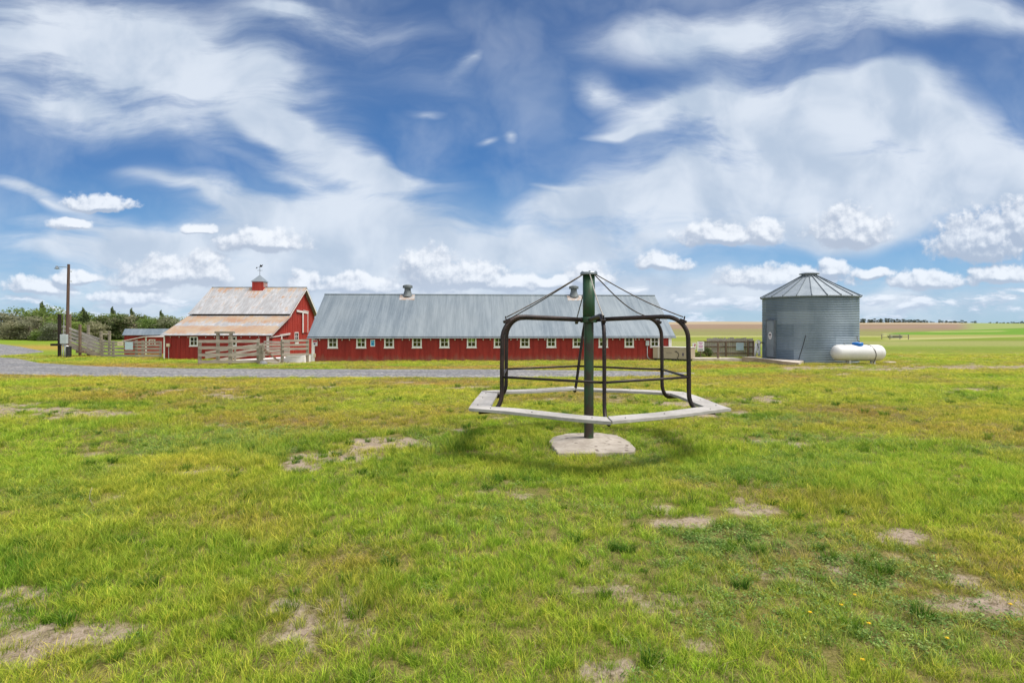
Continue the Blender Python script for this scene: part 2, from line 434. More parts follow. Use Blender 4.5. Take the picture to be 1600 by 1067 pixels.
M_darkwood = worn('tarred_dark_wood', (.012, .009, .008), (.04, .027, .02), 5.0, (2, 2, .5), .8, spec=.3)
M_polewood = worn('brown_pole_wood', (.085, .052, .040), (.15, .098, .075), 5.0, (3, 3, .25), .85, spec=.2)
M_seat = worn('silver_grey_seat_wood', (.32, .30, .275), (.47, .445, .415), 2.2, (1, 1, 1), .8, speck=((.22, .20, .18), .66), bstr=.4, spec=.2)
M_conc = worn('pale_concrete', (.42, .36, .30), (.60, .53, .46), 3.0, (1, 1, 1), .9, bstr=.6, bdist=.01, spec=.2)
M_concw = worn('whitish_concrete', (.70, .68, .64), (.84, .82, .78), 2.0, (1, 1, 1), .9, spec=.2)
M_black = worn('black_fittings', (.010, .010, .010), (.03, .028, .026), 6.0, rough=.5)
M_dark = worn('dark_interior', (.012, .012, .011), (.02, .02, .018), 3.0, rough=.9)
M_beige = worn('beige_painted_steel', (.36, .29, .21), (.42, .345, .255), 1.2, (1, 1, 1), .5, spec=.4)
M_beigelid = worn('pale_lid_paint', (.58, .53, .46), (.68, .63, .56), 2., (1, 1, 1), .5)
M_tank = worn('white_tank_paint', (.62, .61, .59), (.72, .71, .69), 1.0, (1, 1, 1), .35, spec=.5)
M_blue = worn('blue_plastic_lid', (.010, .12, .42), (.015, .17, .52), 4., rough=.35)
M_galv = worn('galvanised_metal', (.22, .25, .27), (.36, .39, .41), 3., (1, 1, 1), .45, .6)
M_signw = worn('white_sign_sheet', (.74, .72, .72), (.86, .84, .83), 4., rough=.5)
M_signb = worn('blue_grey_sign_sheet', (.36, .47, .53), (.46, .57, .62), 4., rough=.5)
M_signc = worn('cream_sign_sheet', (.56, .46, .32), (.66, .56, .40), 4., rough=.5)
M_signblue = worn('sky_blue_sign_paint', (.05, .36, .58), (.10, .46, .68), 4., rough=.5)
M_signred = worn('red_sign_paint', (.45, .03, .05), (.55, .05, .06), 4., rough=.5)
M_ink = worn('sign_lettering_ink', (.06, .05, .09), (.10, .07, .12), 9., rough=.6)
M_pink = worn('pink_lettering_ink', (.50, .16, .38), (.58, .22, .44), 9., rough=.6)
M_box = worn('pale_grey_metal_box', (.40, .45, .46), (.50, .54, .55), 3., rough=.5, metal=.2)
M_pvc = worn('grey_conduit', (.38, .40, .41), (.48, .50, .50), 4., rough=.5)
M_rock = worn('grey_boulder_stone', (.14, .14, .145), (.26, .26, .27), 6., rough=.9)
M_bulb = worn('frosted_bulb_glass', (.62, .60, .56), (.72, .70, .66), 4., rough=.3)
M_bark = worn('grey_brown_bark', (.09, .07, .055), (.17, .135, .105), 6., (2, 2, .5), .9, spec=.1)
M_gpump = worn('white_pump_paint', (.58, .58, .57), (.74, .74, .73), 5., rough=.5, speck=((.2, .18, .16), .66))

def rusted_iron(N):
    p = ocoord(N)
    n = N.noise(p, 7, 6, .65); f = N.noise(p, 60, 3, .6)
    c = N.mix(N.ss(n, .38, .64), (.011, .008, .007), (.034, .019, .015))
    c = N.mix(N.ss(f, .6, .72), c, (.13, .07, .05))
    return bsdf(N, c, .52, .25, f, .2, .003, .5)
M_iron = mat('dark_rusted_iron', rusted_iron)
def green_post(N):
    p = ocoord(N)
    a = N.noise(N.mapping(p, scale=(1, 1, .45)), 6.5, 6, .62); f = N.noise(p, 45, 3, .6)
    c = N.mix(N.ss(a, .52, .68), (.022, .068, .027), (.044, .038, .023))
    c = N.mix(N.ss(f, .66, .74), c, (.13, .12, .08))
    return bsdf(N, c, .45, .15, f, .15, .003)
M_green = mat('worn_green_post_paint', green_post)
def brown_post(N):
    p = ocoord(N)
    a = N.noise(N.mapping(p, scale=(1, 1, .5)), 6, 6, .62); f = N.noise(p, 45, 3, .6)
    c = N.mix(N.ss(a, .43, .60), (.046, .032, .023), (.026, .070, .030))
    return bsdf(N, c, .5, .2, f, .15, .003)
M_brownpost = mat('rusted_brown_green_post', brown_post)
M_cable = worn('weathered_steel_cable', (.06, .05, .042), (.14, .12, .10), 20., rough=.55, metal=.5)
M_cablepale = worn('pale_bare_steel_cable', (.32, .29, .24), (.45, .41, .35), 20., rough=.5, metal=.4)

def roof_rusty(name, amount, horiz, band):
    def b(N):
        p = ocoord(N)
        s = N.add('ShaderNodeSeparateXYZ', {0: p})
        x = s.outputs[0]; y = s.outputs[1]
        streak = N.noise(N.mapping(p, scale=(1.6, .22, .22)), 1.6, 6, .62)
        big = N.noise(N.mapping(p, (3, 1, 0), scale=(.45, .6, .6)), 1.0, 4, .55)
        fine = N.noise(N.mapping(p, scale=(9, .7, .7)), 2.5, 4, .6)
        base = N.mix(N.ss(streak, .35, .65), (.33, .335, .345), (.51, .515, .53))
        base = N.mix(N.ss(fine, .35, .75), base, (.27, .245, .225))
        lines = N.ss(N.math('PINGPONG', N.math('ADD', y, horiz[0]), horiz[1]), horiz[1] * .05, horiz[1] * .72)
        r = N.math('ADD', N.math('MULTIPLY', streak, .72), N.math('MULTIPLY', big, .28))
        for (b0, b1, ba) in band: r = N.math('ADD', r, N.math('MULTIPLY', N.math('MULTIPLY', N.ss(y, b0 - .15, b0 + .15), N.ss(y, b1 + .15, b1 - .15)), ba))
        r = N.math('ADD', r, N.math('MULTIPLY', N.math('SUBTRACT', lines, .5), .11))
        rust = N.ss(N.math('ADD', r, N.math('MULTIPLY', N.math('SUBTRACT', fine, .5), .3)), .60 - amount, .72 - amount)
        c = N.mix(N.math('MULTIPLY', rust, N.ss(fine, .2, .7, .55, 1.0)), base, N.mix(N.ss(big, .4, .65), (.42, .30, .185), (.37, .20, .10)))
        rib = N.math('SINE', N.math('MULTIPLY', x, 2 * math.pi / .076))
        seam = N.ss(N.math('PINGPONG', x, .33), .012, .0)
        c = N.mix(N.math('MULTIPLY', seam, .35), c, (.22, .19, .17))
        return bsdf(N, c, .55, .12, rib, .5, .008, .4)
    return mat(name, b)
M_roofupper = roof_rusty('pale_tin_roof_with_rust', .01, (.4, 1.7), [(2.4, 4.2, .14)])
M_rooflower = roof_rusty('rust_streaked_tin_roof', .09, (0.0, 1.05), [(.25, 1.75, .14), (2.1, 3.6, .09)])
def roof_grey(N):
    p = ocoord(N)
    s = N.add('ShaderNodeSeparateXYZ', {0: p})
    st = N.noise(N.mapping(p, scale=(1.2, .10, .10)), 2.2, 6, .62)
    fine = N.noise(N.mapping(p, scale=(8, .35, .35)), 2.0, 5, .6)
    big = N.noise(p, .25, 3, .5)
    c = N.mix(N.ss(N.math('ADD', N.math('MULTIPLY', st, .6), N.math('MULTIPLY', fine, .4)), .36, .64), (.125, .158, .185), (.215, .250, .275))
    c = N.mix(N.ss(big, .35, .7, 0, .3), c, (.24, .265, .27))
    seam = N.ss(N.math('PINGPONG', s.outputs[0], .33), .012, 0)
    c = N.mix(N.math('MULTIPLY', seam, .35), c, (.09, .10, .11))
    rib = N.math('SINE', N.math('MULTIPLY', s.outputs[0], 2 * math.pi / .076))
    return bsdf(N, c, .5, .25, rib, .5, .008, .5)
M_roofgrey = mat('grey_corrugated_roof', roof_grey)
def bin_metal(N):
    at = N.add('ShaderNodeAttribute', attribute_name='sheet').outputs['Fac']
    p = ocoord(N)
    n = N.noise(N.mapping(p, scale=(1, 1, .35)), 1.3, 5, .6); f = N.noise(p, 14, 4, .6)
    k = N.math('ADD', N.math('MULTIPLY', at, .45), N.math('MULTIPLY', n, .55))
    c = N.mix(N.ss(k, .25, .75), (.15, .20, .245), (.29, .35, .40))
    c = N.mix(N.ss(f, .55, .8, 0, .4), c, (.30, .33, .34))
    return bsdf(N, c, .60, .30, f, .1, .003, .4)
M_bin = mat('galvanised_bin_sheet', bin_metal)
M_binroof = worn('pale_bin_roof_metal', (.21, .245, .275), (.30, .335, .365), 1.2, (1, 1, 1), .6, .3)
def glass(N):
    g_ = N.add('ShaderNodeBsdfGlossy', {'Color': (.9, .95, 1, 1), 'Roughness': .03})
    t = N.add('ShaderNodeBsdfTransparent', {'Color': (.75, .8, .78, 1)})
    fr = N.add('ShaderNodeFresnel', {'IOR': 1.5})
    m = N.add('ShaderNodeMixShader', {0: N.math('ADD', fr.outputs[0], .02), 1: t.outputs[0], 2: g_.outputs[0]})
    return m.outputs[0]
M_glass = mat('window_glass', glass)

def leafmat(name, attr, c0=None, c1=None, rough=.55, trans=.48):
    def b(N):
        isl = N.add('ShaderNodeNewGeometry').outputs['Random Per Island']
        if attr:
            base = N.add('ShaderNodeAttribute', attribute_type='INSTANCER', attribute_name='tint').outputs['Color']
            c = N.mix(1.0, base, N.mix(isl, (.46, .58, .40), (1.80, 1.62, 1.9)), 'MULTIPLY')
            hz_ = N.add('ShaderNodeSeparateXYZ', {0: ocoord(N)}).outputs[2]      # blades yellow towards the tip
            c = N.mix(N.ss(hz_, .02, .10), N.mix(1.0, c, (.74, .84, .80), 'MULTIPLY'), N.mix(1.0, c, (1.45, 1.24, 1.4), 'MULTIPLY'))
        else:
            r2 = N.add('ShaderNodeObjectInfo').outputs['Random']
            c = N.mix(isl, c0, c1)
            c = N.mix(1.0, c, N.mix(r2, (.80, .84, .9), (1.2, 1.12, 1.1)), 'MULTIPLY')
        d = bsdf(N, c, rough, 0, None, spec=.25)
        t = N.add('ShaderNodeBsdfTranslucent', {'Color': c})
        return N.add('ShaderNodeMixShader', {0: trans, 1: d, 2: t.outputs[0]}).outputs[0]
    return mat(name, b)
M_blade = leafmat('grass_blade', True)
M_leafdark = leafmat('dark_cedar_leaf', False, (.095, .135, .040), (.175, .215, .075))
M_leafgreen = leafmat('fresh_green_leaf', False, (.15, .22, .045), (.27, .35, .09))
M_leafgrey = leafmat('grey_olive_leaf', False, (.19, .20, .115), (.33, .33, .20))
M_leaffar = leafmat('far_conifer_leaf', False, (.045, .070, .040), (.085, .115, .060))

def ground_mat(N):
    geo = N.add('ShaderNodeNewGeometry').outputs['Position']
    base = N.add('ShaderNodeAttribute', attribute_name='albedo').outputs['Color']
    soil = N.add('ShaderNodeAttribute', attribute_name='soil').outputs['Fac']
    dep = N.add('ShaderNodeSeparateXYZ', {0: geo}).outputs[1]
    n1 = N.noise(geo, 6, 6, .65); n2 = N.noise(geo, 55, 6, .72); n3 = N.noise(geo, 1.3, 5, .6)
    far = N.ss(dep, 30, 120)
    n4 = N.noise(N.mapping(geo, scale=(.25, 1, 1)), .35, 6, .6)
    var = N.mix(N.ss(N.math('ADD', N.math('MULTIPLY', n1, .45), N.math('MULTIPLY', n2, .55)), .33, .67), (.35, .40, .35), (1.65, 1.58, 1.55))
    var = N.mix(far, var, N.mix(n4, (.72, .74, .7), (1.28, 1.26, 1.3)))
    g1 = N.mix(1.0, base, var, 'MULTIPLY')
    g1 = N.mix(N.math('MULTIPLY', N.ss(n2, .5, .7), N.math('SUBTRACT', 1.0, far)), g1, (.20, .16, .08))
    sc = N.mix(N.ss(n1, .35, .7), (.20, .145, .10), (.34, .26, .19))
    sc = N.mix(N.ss(n2, .30, .75), sc, (.42, .345, .27))
    sc = N.mix(N.ss(N.noise(geo, 17, 5, .7), .52, .62, 0, .75), sc, (.16, .12, .075))
    m = N.ss(N.math('ADD', soil, N.math('MULTIPLY', N.math('SUBTRACT', n1, .5), 1.6)), .28, .80)
    c = N.mix(m, g1, sc)
    return bsdf(N, c, .95, 0, N.math('ADD', n2, n1), .6, .03, .1)
M_ground = mat('meadow_ground', ground_mat)
def gravel(N):
    geo = N.add('ShaderNodeNewGeometry').outputs['Position']
    v = N.add('ShaderNodeTexVoronoi', {'Vector': geo, 'Scale': 12.0}, feature='F1')
    n = N.noise(geo, .8, 5, .6); f = N.noise(geo, 4.5, 6, .75)
    c = N.mix(N.ss(v.outputs['Color'], .2, .85), (.095, .088, .085), (.44, .42, .40))
    c = N.mix(N.ss(f, .42, .58, 0, .55), c, (.125, .13, .14))
    c = N.mix(N.ss(n, .52, .72, 0, .5), c, (.30, .285, .26))
    tr = N.noise(N.mapping(geo, scale=(.12, 1.3, 1)), 1.0, 4, .6)
    c = N.mix(N.ss(tr, .42, .60, 0, .55), c, (.12, .125, .14))
    c = N.mix(N.ss(N.noise(geo, 3.5, 5, .7), .60, .72, 0, .7), c, (.20, .19, .10))
    return bsdf(N, c, .9, 0, v.outputs['Distance'], .8, .03, .2)
M_gravel = mat('grey_gravel', gravel)

# ------------------------------------------------------------------ ground sheet
def zone_color(x, y, c):
    """distant fields: pale track, green crop, ploughed brown hill"""
    z = zg(x, y); px, py = proj(x, y, z)
    n = (fbm(x, y, 60, 4) - .5)
    yy = y + n * 26
    pasture = np.array([.150, .200, .024]); pale = np.array([.34, .33, .12]); crop = np.array([.055, .170, .012])
    olive = np.array([.205, .200, .070]); brown = np.array([.235, .165, .105]); brown2 = np.array([.30, .235, .15]); lilac = np.array([.25, .175, .135])
    t = sst(44, 60, y)
    c = mixc(c, pasture, t)
    c = mixc(c, pale * .8, sst(62, 70, y) * (1 - sst(84, 96, y)) * .75 * (x > 0))
    far = sst(58, 64, y) * (x > 0)
    w = (fbm(x * .2, y, 30, 3) - .5) * 1.6          # ragged field edges
    pr = py + w
    def below(v): return 1 - sst(v - .35, v + .35, pr)      # 1 where the ground lies beyond (above) the row v
    rgt = sst(1370, 1400, px)
    k1 = fbm(x * .15, y, 40, 3)
    c = mixc(c, np.array([.215, .290, .040]), far * sst(.45, .6, k1) * .5)
    c = mixc(c, pale * .95, far * below(532.5 - rgt * (px - 1380) * .028))
    c = mixc(c, np.array([.26, .25, .075]), far * below(528.8 - rgt * (px - 1380) * .018))
    c = mixc(c, crop * np.array([2.2, 1.35, 2.0]), far * below(523.0) * rgt)
    c = mixc(c, pasture * np.array([1.35, 1.15, 1.6]), far * below(533) * (1 - rgt))
    c = mixc(c, pale * 1.15, far * below(526.6) * (1 - rgt))
    stripe = np.exp(-((pr - (518.8 - (px - 1440) * .012)) / .7) ** 2) * sst(1430, 1470, px) * (1 - sst(1560, 1580, px))
    c = mixc(c, pale, stripe * .8)
    edge = np.where(px > 1380, 520.8 - (px - 1380) * (8.8 / 220), 525.4)
    hill = far * (1 - sst(-.4, .4, pr - edge))
    c = mixc(c, olive, hill)
    c = mixc(c, brown * .9, hill * below(517.5) * np.clip(.35 + 1.3 * (k1 - .4), 0, 1))
    c = mixc(c, np.array([.22, .20, .085]), hill * below(516.0) * .5)
    c = mixc(c, brown, hill * below(514.0))
    c = mixc(c, lilac, hill * below(513.0) * np.clip((k1 - .4) * 5, 0, 1) * .8)
    c = mixc(c, brown2 * 1.15, hill * below(506.8))
    c = mixc(c, np.array([.23, .27, .09]), hill * sst(1490, 1530, px))
    # left of the barns: bright green bank below the wood
    lb = sst(-30, -45, x) * sst(45, 60, y) * (1 - sst(140, 160, y))
    c = mixc(c, np.array([.16, .24, .02]), lb)
    dl = np.exp(-((py - 543) / 4.5) ** 2) * (px < 100) * (y > 30)
    c = mixc(c, DRY * .85, dl * .7)
    return c

nr = 560; nc = 560
Y0 = 12.0
rows = 8.5 * (4200.0 / 8.5) ** (np.arange(nr) / (nr - 1.0))
us = np.linspace(-1.5, 1.5, nc)
YY, UU = np.meshgrid(rows, us, indexing='ij')
gx = (UU * YY).ravel(); gy = (YY - Y0).ravel(); gz = zg(gx, gy)
me = bpy.data.meshes.new('ground')
idx = np.arange(nr * nc).reshape(nr, nc)
quads = np.stack([idx[:-1, :-1], idx[:-1, 1:], idx[1:, 1:], idx[1:, :-1]], -1).reshape(-1, 4)
me.vertices.add(nr * nc); me.vertices.foreach_set('co', np.stack([gx, gy, gz], 1).ravel())
me.loops.add(quads.size); me.loops.foreach_set('vertex_index', quads.ravel())
me.polygons.add(len(quads)); me.polygons.foreach_set('loop_start', np.arange(0, quads.size, 4)); me.polygons.foreach_set('loop_total', np.full(len(quads), 4))
me.update(calc_edges=True); me.validate()
tc_, so_, dr_, lu_, we_ = turf(gx, gy)
thatch = np.array([.170, .120, .055])
nearw = 1 - sst(9, 26, gy)
tc_ = mixc(tc_ * np.interp(gy, [20, 45], [.46, .56])[:, None], thatch, .60 * nearw + .10)
tc_ = mixc(tc_, DRY * .9, np.clip(dr_ - .45, 0, 1) * sst(12, 24, gy))
tc_ = zone_color(gx, gy, tc_)
ca = me.attributes.new('albedo', 'FLOAT_COLOR', 'POINT')
ca.data.foreach_set('color', np.concatenate([tc_, np.ones((len(tc_), 1))], 1).ravel())
sa = me.attributes.new('soil', 'FLOAT', 'POINT'); sa.data.foreach_set('value', so_)
me.materials.append(M_ground); me.shade_smooth()
ground = bpy.data.objects.new('ground', me); col.objects.link(ground)
ground['kind'] = 'structure'; ground['label'] = 'grassy meadow with bare soil patches, green fields and a ploughed brown hill'

# ------------------------------------------------------------------ gravel road (two branches in one sheet)
def road_strip(mb, top, bot, n, lift, ragged=.25):
    def samp(poly, t):
        xs = [p[0] for p in poly]; ys = [p[1] for p in poly]
        X = xs[0] + (xs[-1] - xs[0]) * t
        return X, np.interp(X, xs, ys) if xs[0] < xs[-1] else np.interp(-X, [-q for q in xs], ys)
    rows_ = []
    for i in range(n + 1):
        t = i / n
        xt, yt = samp(top, t); xb, yb = samp(bot, t)
        a = G(xt, yt); b = G(xb, yb)
        k = ragged * (random.random() - .5)
        d = (b - a).normalized()
        a = a - d * (ragged * (float(fbm(np.array(a.x), np.array(3.), .8, 3)) - .5) * 2.2 + k * .4)
        b = b + d * (ragged * (float(fbm(np.array(b.x), np.array(9.), .8, 3)) - .5) * 2.2 + k * .3)
        row = []
        for j in range(7):
            q = a.lerp(b, j / 6)
            e = min(j, 6 - j) / 3
            row.append((q.x, q.y, float(zg(q.x, q.y)) + lift * min(1, .3 + e)))
        rows_.append(row)
    vs = [q for r_ in rows_ for q in r_]; fs = []
    for i in range(n):
        for j in range(6):
            fs.append((i * 7 + j, i * 7 + j + 1, (i + 1) * 7 + j + 1, (i + 1) * 7 + j))
    mb.add(vs, fs)
ROAD_TOP = [(-140,556),(-40,556),(25,560),(60,567),(130,571.5),(200,574),(300,576),(480,577),(760,577),(1000,580),(1085,582.5)]
ROAD_BOT = [(-140,585),(-40,585),(25,585),(60,586),(130,588),(200,589),(300,589.5),(480,589.5),(760,590),(1000,588),(1085,584.5)]
r = MB(); road_strip(r, ROAD_TOP, ROAD_BOT, 420, .022)
road = obj('gravel_road', r, M_gravel); road['kind'] = 'structure'; road['label'] = 'grey gravel farm road curving past the barns'
r = MB(); road_strip(r, [(-140,538),(0,537.5),(30,541.5),(68,549)], [(-140,557),(0,557),(30,553.5),(68,550)], 120, .016, .15)
rb = obj('side_road', r, M_gravel); rb['kind'] = 'structure'; rb['label'] = 'grey gravel branch of the road running off to the left'

# ------------------------------------------------------------------ merry-go-round
CX, CY = 1.107, 8.2
ZB = float(zg(CX, CY))
mgr = thing('merry_go_round', 'old iron merry-go-round with grey wooden hexagonal seat hung on a green centre post', 'merry-go-round', (CX, CY, ZB))
zc = 0.10                          # top of the footing at the post, above local ground
lz = lambda z: z - ZB
# footing
fb = MB()
foot = [(-.51,-.80),(0,-.79),(.51,-.72),(.57,-.50),(.58,-.05),(.50,.42),(.22,.66),(-.26,.58),(-.50,.30),(-.58,.02),(-.56,-.30)]
foot = [(a * 1.0, b * .98) for a, b in foot]
pts = []
N_ = 66
ring = []
for k in range(N_):
    t = k / N_ * len(foot); i = int(t); fr = t - i
    p0_, p1_ = foot[i % len(foot)], foot[(i + 1) % len(foot)]
    ring.append((p0_[0] + (p1_[0] - p0_[0]) * fr + random.uniform(-.008, .008), p0_[1] + (p1_[1] - p0_[1]) * fr + random.uniform(-.008, .008)))
levels = [(1.01, -.10), (1.0, .0), (.992, .045), (.975, .056), (.8, .068), (.6, .079), (.4, .090), (.2, .098), (.05, .10)]
vs = []; fs = []
for (s_, h_) in levels:
    for (a, b) in ring:
        bmp = .012 * (float(fbm(np.array(a * s_ + 5), np.array(b * s_ + 5), .18, 3)) - .5) if s_ < .97 else 0
        vs.append((a * s_, b * s_, h_ + bmp + .0))
for i in range(len(levels) - 1):
    for k in range(N_): fs.append((i * N_ + k, i * N_ + (k + 1) % N_, (i + 1) * N_ + (k + 1) % N_, (i + 1) * N_ + k))
fs.append(tuple((len(levels) - 1) * N_ + k for k in range(N_)))
fb.add(vs, fs)
def footing_mat(N):
    p = ocoord(N)
    n = N.noise(p, 5, 6, .65); f = N.noise(p, 50, 4, .6)
    v = N.add('ShaderNodeTexVoronoi', {'Vector': N.mapping(p, scale=(1, 1.4, 1)), 'Scale': 7.5, 'Randomness': 1.0}, feature='F1').outputs['Distance']
    c = N.mix(N.ss(n, .35, .68), (.29, .25, .205), (.42, .37, .31))
    hole = N.math('MULTIPLY', N.ss(v, .24, .16), N.ss(N.noise(p, 3.1, 2, .5), .43, .49))
    c = N.mix(hole, c, (.09, .06, .045))
    c = N.mix(N.ss(f, .62, .75, 0, .6), c, (.25, .20, .16))
    return bsdf(N, c, .95, 0, N.math('SUBTRACT', N.math('MULTIPLY', f, .5), hole), .7, .01, .15)
obj('concrete_footing', fb, mat('pitted_footing_concrete', footing_mat), mgr, smooth=False)
b = MB().lathe([(.069, .03), (.069, lz(1.80))], 32)
obj('post', b, M_brownpost, mgr, smooth=True)
ztop = lz(2.44)
b = MB().lathe([(.074, lz(1.79)), (.087, lz(1.80)), (.087, ztop), (.06, ztop)], 36)
slv = obj('sleeve', b, M_green, mgr, smooth=False)
slv.data.shade_smooth()
# hub collar with clamp lugs
b = MB().lathe([(.088, lz(1.755)), (.118, lz(1.755)), (.122, lz(1.765)), (.122, lz(1.822)), (.112, lz(1.832)), (.088, lz(1.832))], 36)
obj('hub_collar', b, M_green, mgr, smooth=False)
# cap flange
b = MB().lathe([(.0, ztop + .038), (.118, ztop + .038), (.124, ztop + .030), (.124, ztop + .005), (.118, ztop), (.06, ztop)], 36)
cap = obj('cap_flange', b, M_galv, mgr)
outer = {}
for nme, (px, py, kk) in {'L': (732, 637, 0), 'F': (956, 658, 0), 'R': (1143, 638, 0), 'RB': (1068, 612, 0), 'B': (897, 604, 0), 'LB': (752, 611, 0)}.items():
    d = (CAM_H - .656) * FOC / (py - HOR)
    q = D(px, py, d); outer[nme] = Vector((q.x - CX, q.y - CY, q.z - ZB))
order = ['L', 'F', 'R', 'RB', 'B', 'LB']
angs = [math.atan2(outer[k].y, outer[k].x) for k in order]
# bolts round the cap
for k in range(6):
    a = angs[k] + .0
    p = Vector((math.cos(a) * .105, math.sin(a) * .105, ztop + .030))
    bb = MB().lathe([(.0, .022), (.014, .022), (.016, .018), (.016, 0), (0, 0)], 8, p)
    obj('bolt', bb, M_galv, cap)
# arms
RV = 1.40
pale_cable = {'F'}
legpos = {}
for k, nm in enumerate(order):
    a = angs[k]; dr = Vector((math.cos(a), math.sin(a), 0)); tg = Vector((-math.sin(a), math.cos(a), 0))
    za = lz(1.80)
    bend = .30
    path = [dr * .10 + Vector((0, 0, za - .005)), dr * .5 + Vector((0, 0, za + .012)), dr * (RV - bend - .06) + Vector((0, 0, za + .03))]
    for j in range(1, 10):
        t = math.pi / 2 * j / 9
        path.append(dr * (RV - bend + bend * math.sin(t)) + Vector((0, 0, za + .03 - bend * (1 - math.cos(t)))))
    zs = lz(.656)
    path += [dr * (RV + .006) + Vector((0, 0, lz(1.2))), dr * (RV + .008) + Vector((0, 0, zs + .20))]
    br = .17
    hk = .155 if nm != 'F' else .13
    for j in range(1, 8):
        t = math.pi / 2 * j / 7
        path.append(dr * (RV + .008 + hk * (1 - math.cos(t))) + Vector((0, 0, zs + .16 - (.16 + .062) * math.sin(t))))
    path.append(dr * (RV + .34) + Vector((0, 0, zs - .064)))
    if nm == 'B':
        for q_ in path:
            fz_ = min(1, max(0, (q_.z - lz(.70)) / 1.0)) * min(1, (q_.x ** 2 + q_.y ** 2) ** .5 / 1.2)
            q_.x += .13 * fz_
    m_ = MB().tube(path, .030, 12, flat=.80, upv=tg)
    obj('arm', m_, M_iron, mgr, smooth=True)
    # bolt through collar
    # clip on the bend for the cable
    ct = dr * (RV - .075) + Vector((0, 0, za - .01))
    cb = MB().beam(ct - dr * .03 + Vector((0, 0, .0)), ct + dr * .05 + Vector((0, 0, -.035)), .05, .035)
    cb.tube([ct + Vector((0, 0, -.03)) + dr * .015, ct + Vector((0, 0, .045)) + dr * .03], .009, 6)
    obj('cable_clip', cb, M_iron, mgr)
    # tie cable from the cap to the clip; the back right one hangs slack
    s0 = dr * .118 + Vector((0, 0, ztop - .004)); s1 = ct + Vector((0, 0, .035)) + dr * .01
    cpts = []
    for j in range(15):
        t = j / 14
        q = s0.lerp(s1, t)
        sag = {'RB': .11, 'F': .03, 'R': .03}.get(nm, .012)
        q.z -= sag * math.sin(math.pi * t) * (1 + .5 * t)
        cpts.append(q)
    obj('tie_cable', MB().tube(cpts, .0085, 6), M_cablepale if nm == 'F' else M_cable, mgr, smooth=True,
        label='bare pale cable nearest the camera' if nm == 'F' else None)
    legpos[nm] = dr * (RV + .008) + Vector((.045 if nm == 'B' else 0, 0, lz(1.03)))
for k in range(6):
    a_, b_ = legpos[order[k]], legpos[order[(k + 1) % 6]]
    m_ = MB().tube([a_, a_.lerp(b_, .33) + Vector((0, 0, random.uniform(-.008, .006))), a_.lerp(b_, .66), b_], .0165, 8)
    for e in (a_, b_):
        pass
    obj('hand_rail', m_, M_iron, mgr, smooth=True)
# seat planks, mitred
wid = .275; th = .042
zs = lz(.656)
lines = []
for k in range(6):
    p, q = outer[order[k]], outer[order[(k + 1) % 6]]
    d = (q - p); d.z = 0; d.normalize(); n = Vector((-d.y, d.x, 0))
    if n.dot(-p) < 0: n = -n
    lines.append((Vector((p.x, p.y)), Vector((d.x, d.y)), Vector((n.x, n.y))))
def isect(l1, l2, off):
    p1 = l1[0] + l1[2] * off; p2 = l2[0] + l2[2] * off
    d1, d2 = l1[1], l2[1]
    det = d1.x * (-d2.y) + d2.x * d1.y
    t = ((p2.x - p1.x) * (-d2.y) + d2.x * (p2.y - p1.y)) / det
    return p1 + d1 * t
for k in range(6):
    pr, nx, me_ = lines[(k - 1) % 6], lines[(k + 1) % 6], lines[k]
    o0 = isect(pr, me_, 0); o1 = isect(me_, nx, 0); i0 = isect(pr, me_, wid); i1 = isect(me_, nx, wid)
    d2 = me_[1] * .006
    dz = random.uniform(-.004, .004)
    # subdivided slightly warped board
    mb_ = MB(); n_ = 10; vs = []; fs = []
    for j in range(n_ + 1):
        t = j / n_
        oo = (o0 + d2).lerp(o1 - d2, t); ii = (i0 + d2).lerp(i1 - d2, t)
        w_ = .006 * math.sin(t * 6 + k * 2) + dz
        for q, cup in ((oo, .0), (oo.lerp(ii, .5), -.004), (ii, .0)):
            vs.append((q.x, q.y, zs + w_ + cup))
        for q, cup in ((ii, 0), (oo, 0)):
            vs.append((q.x, q.y, zs + w_ - th))
    for j in range(n_):
        for e in range(5):
            fs.append((j * 5 + e, (j + 1) * 5 + e, (j + 1) * 5 + (e + 1) % 5, j * 5 + (e + 1) % 5))
    fs += [(0, 1, 2, 3, 4), tuple(n_ * 5 + e for e in (4, 3, 2, 1, 0))]
    mb_.add(vs, fs)
    sp = obj('seat_plank', mb_, M_seat, mgr, bevel=.006)
    for t in (.12, .45, .88):
        q = (o0.lerp(o1, t)).lerp(i0.lerp(i1, t), .35)
        obj('bolt_head', MB().lathe([(0, .003), (.007, .003), (.008, -.004)], 8, (q.x, q.y, zs + .005)), M_black, sp)

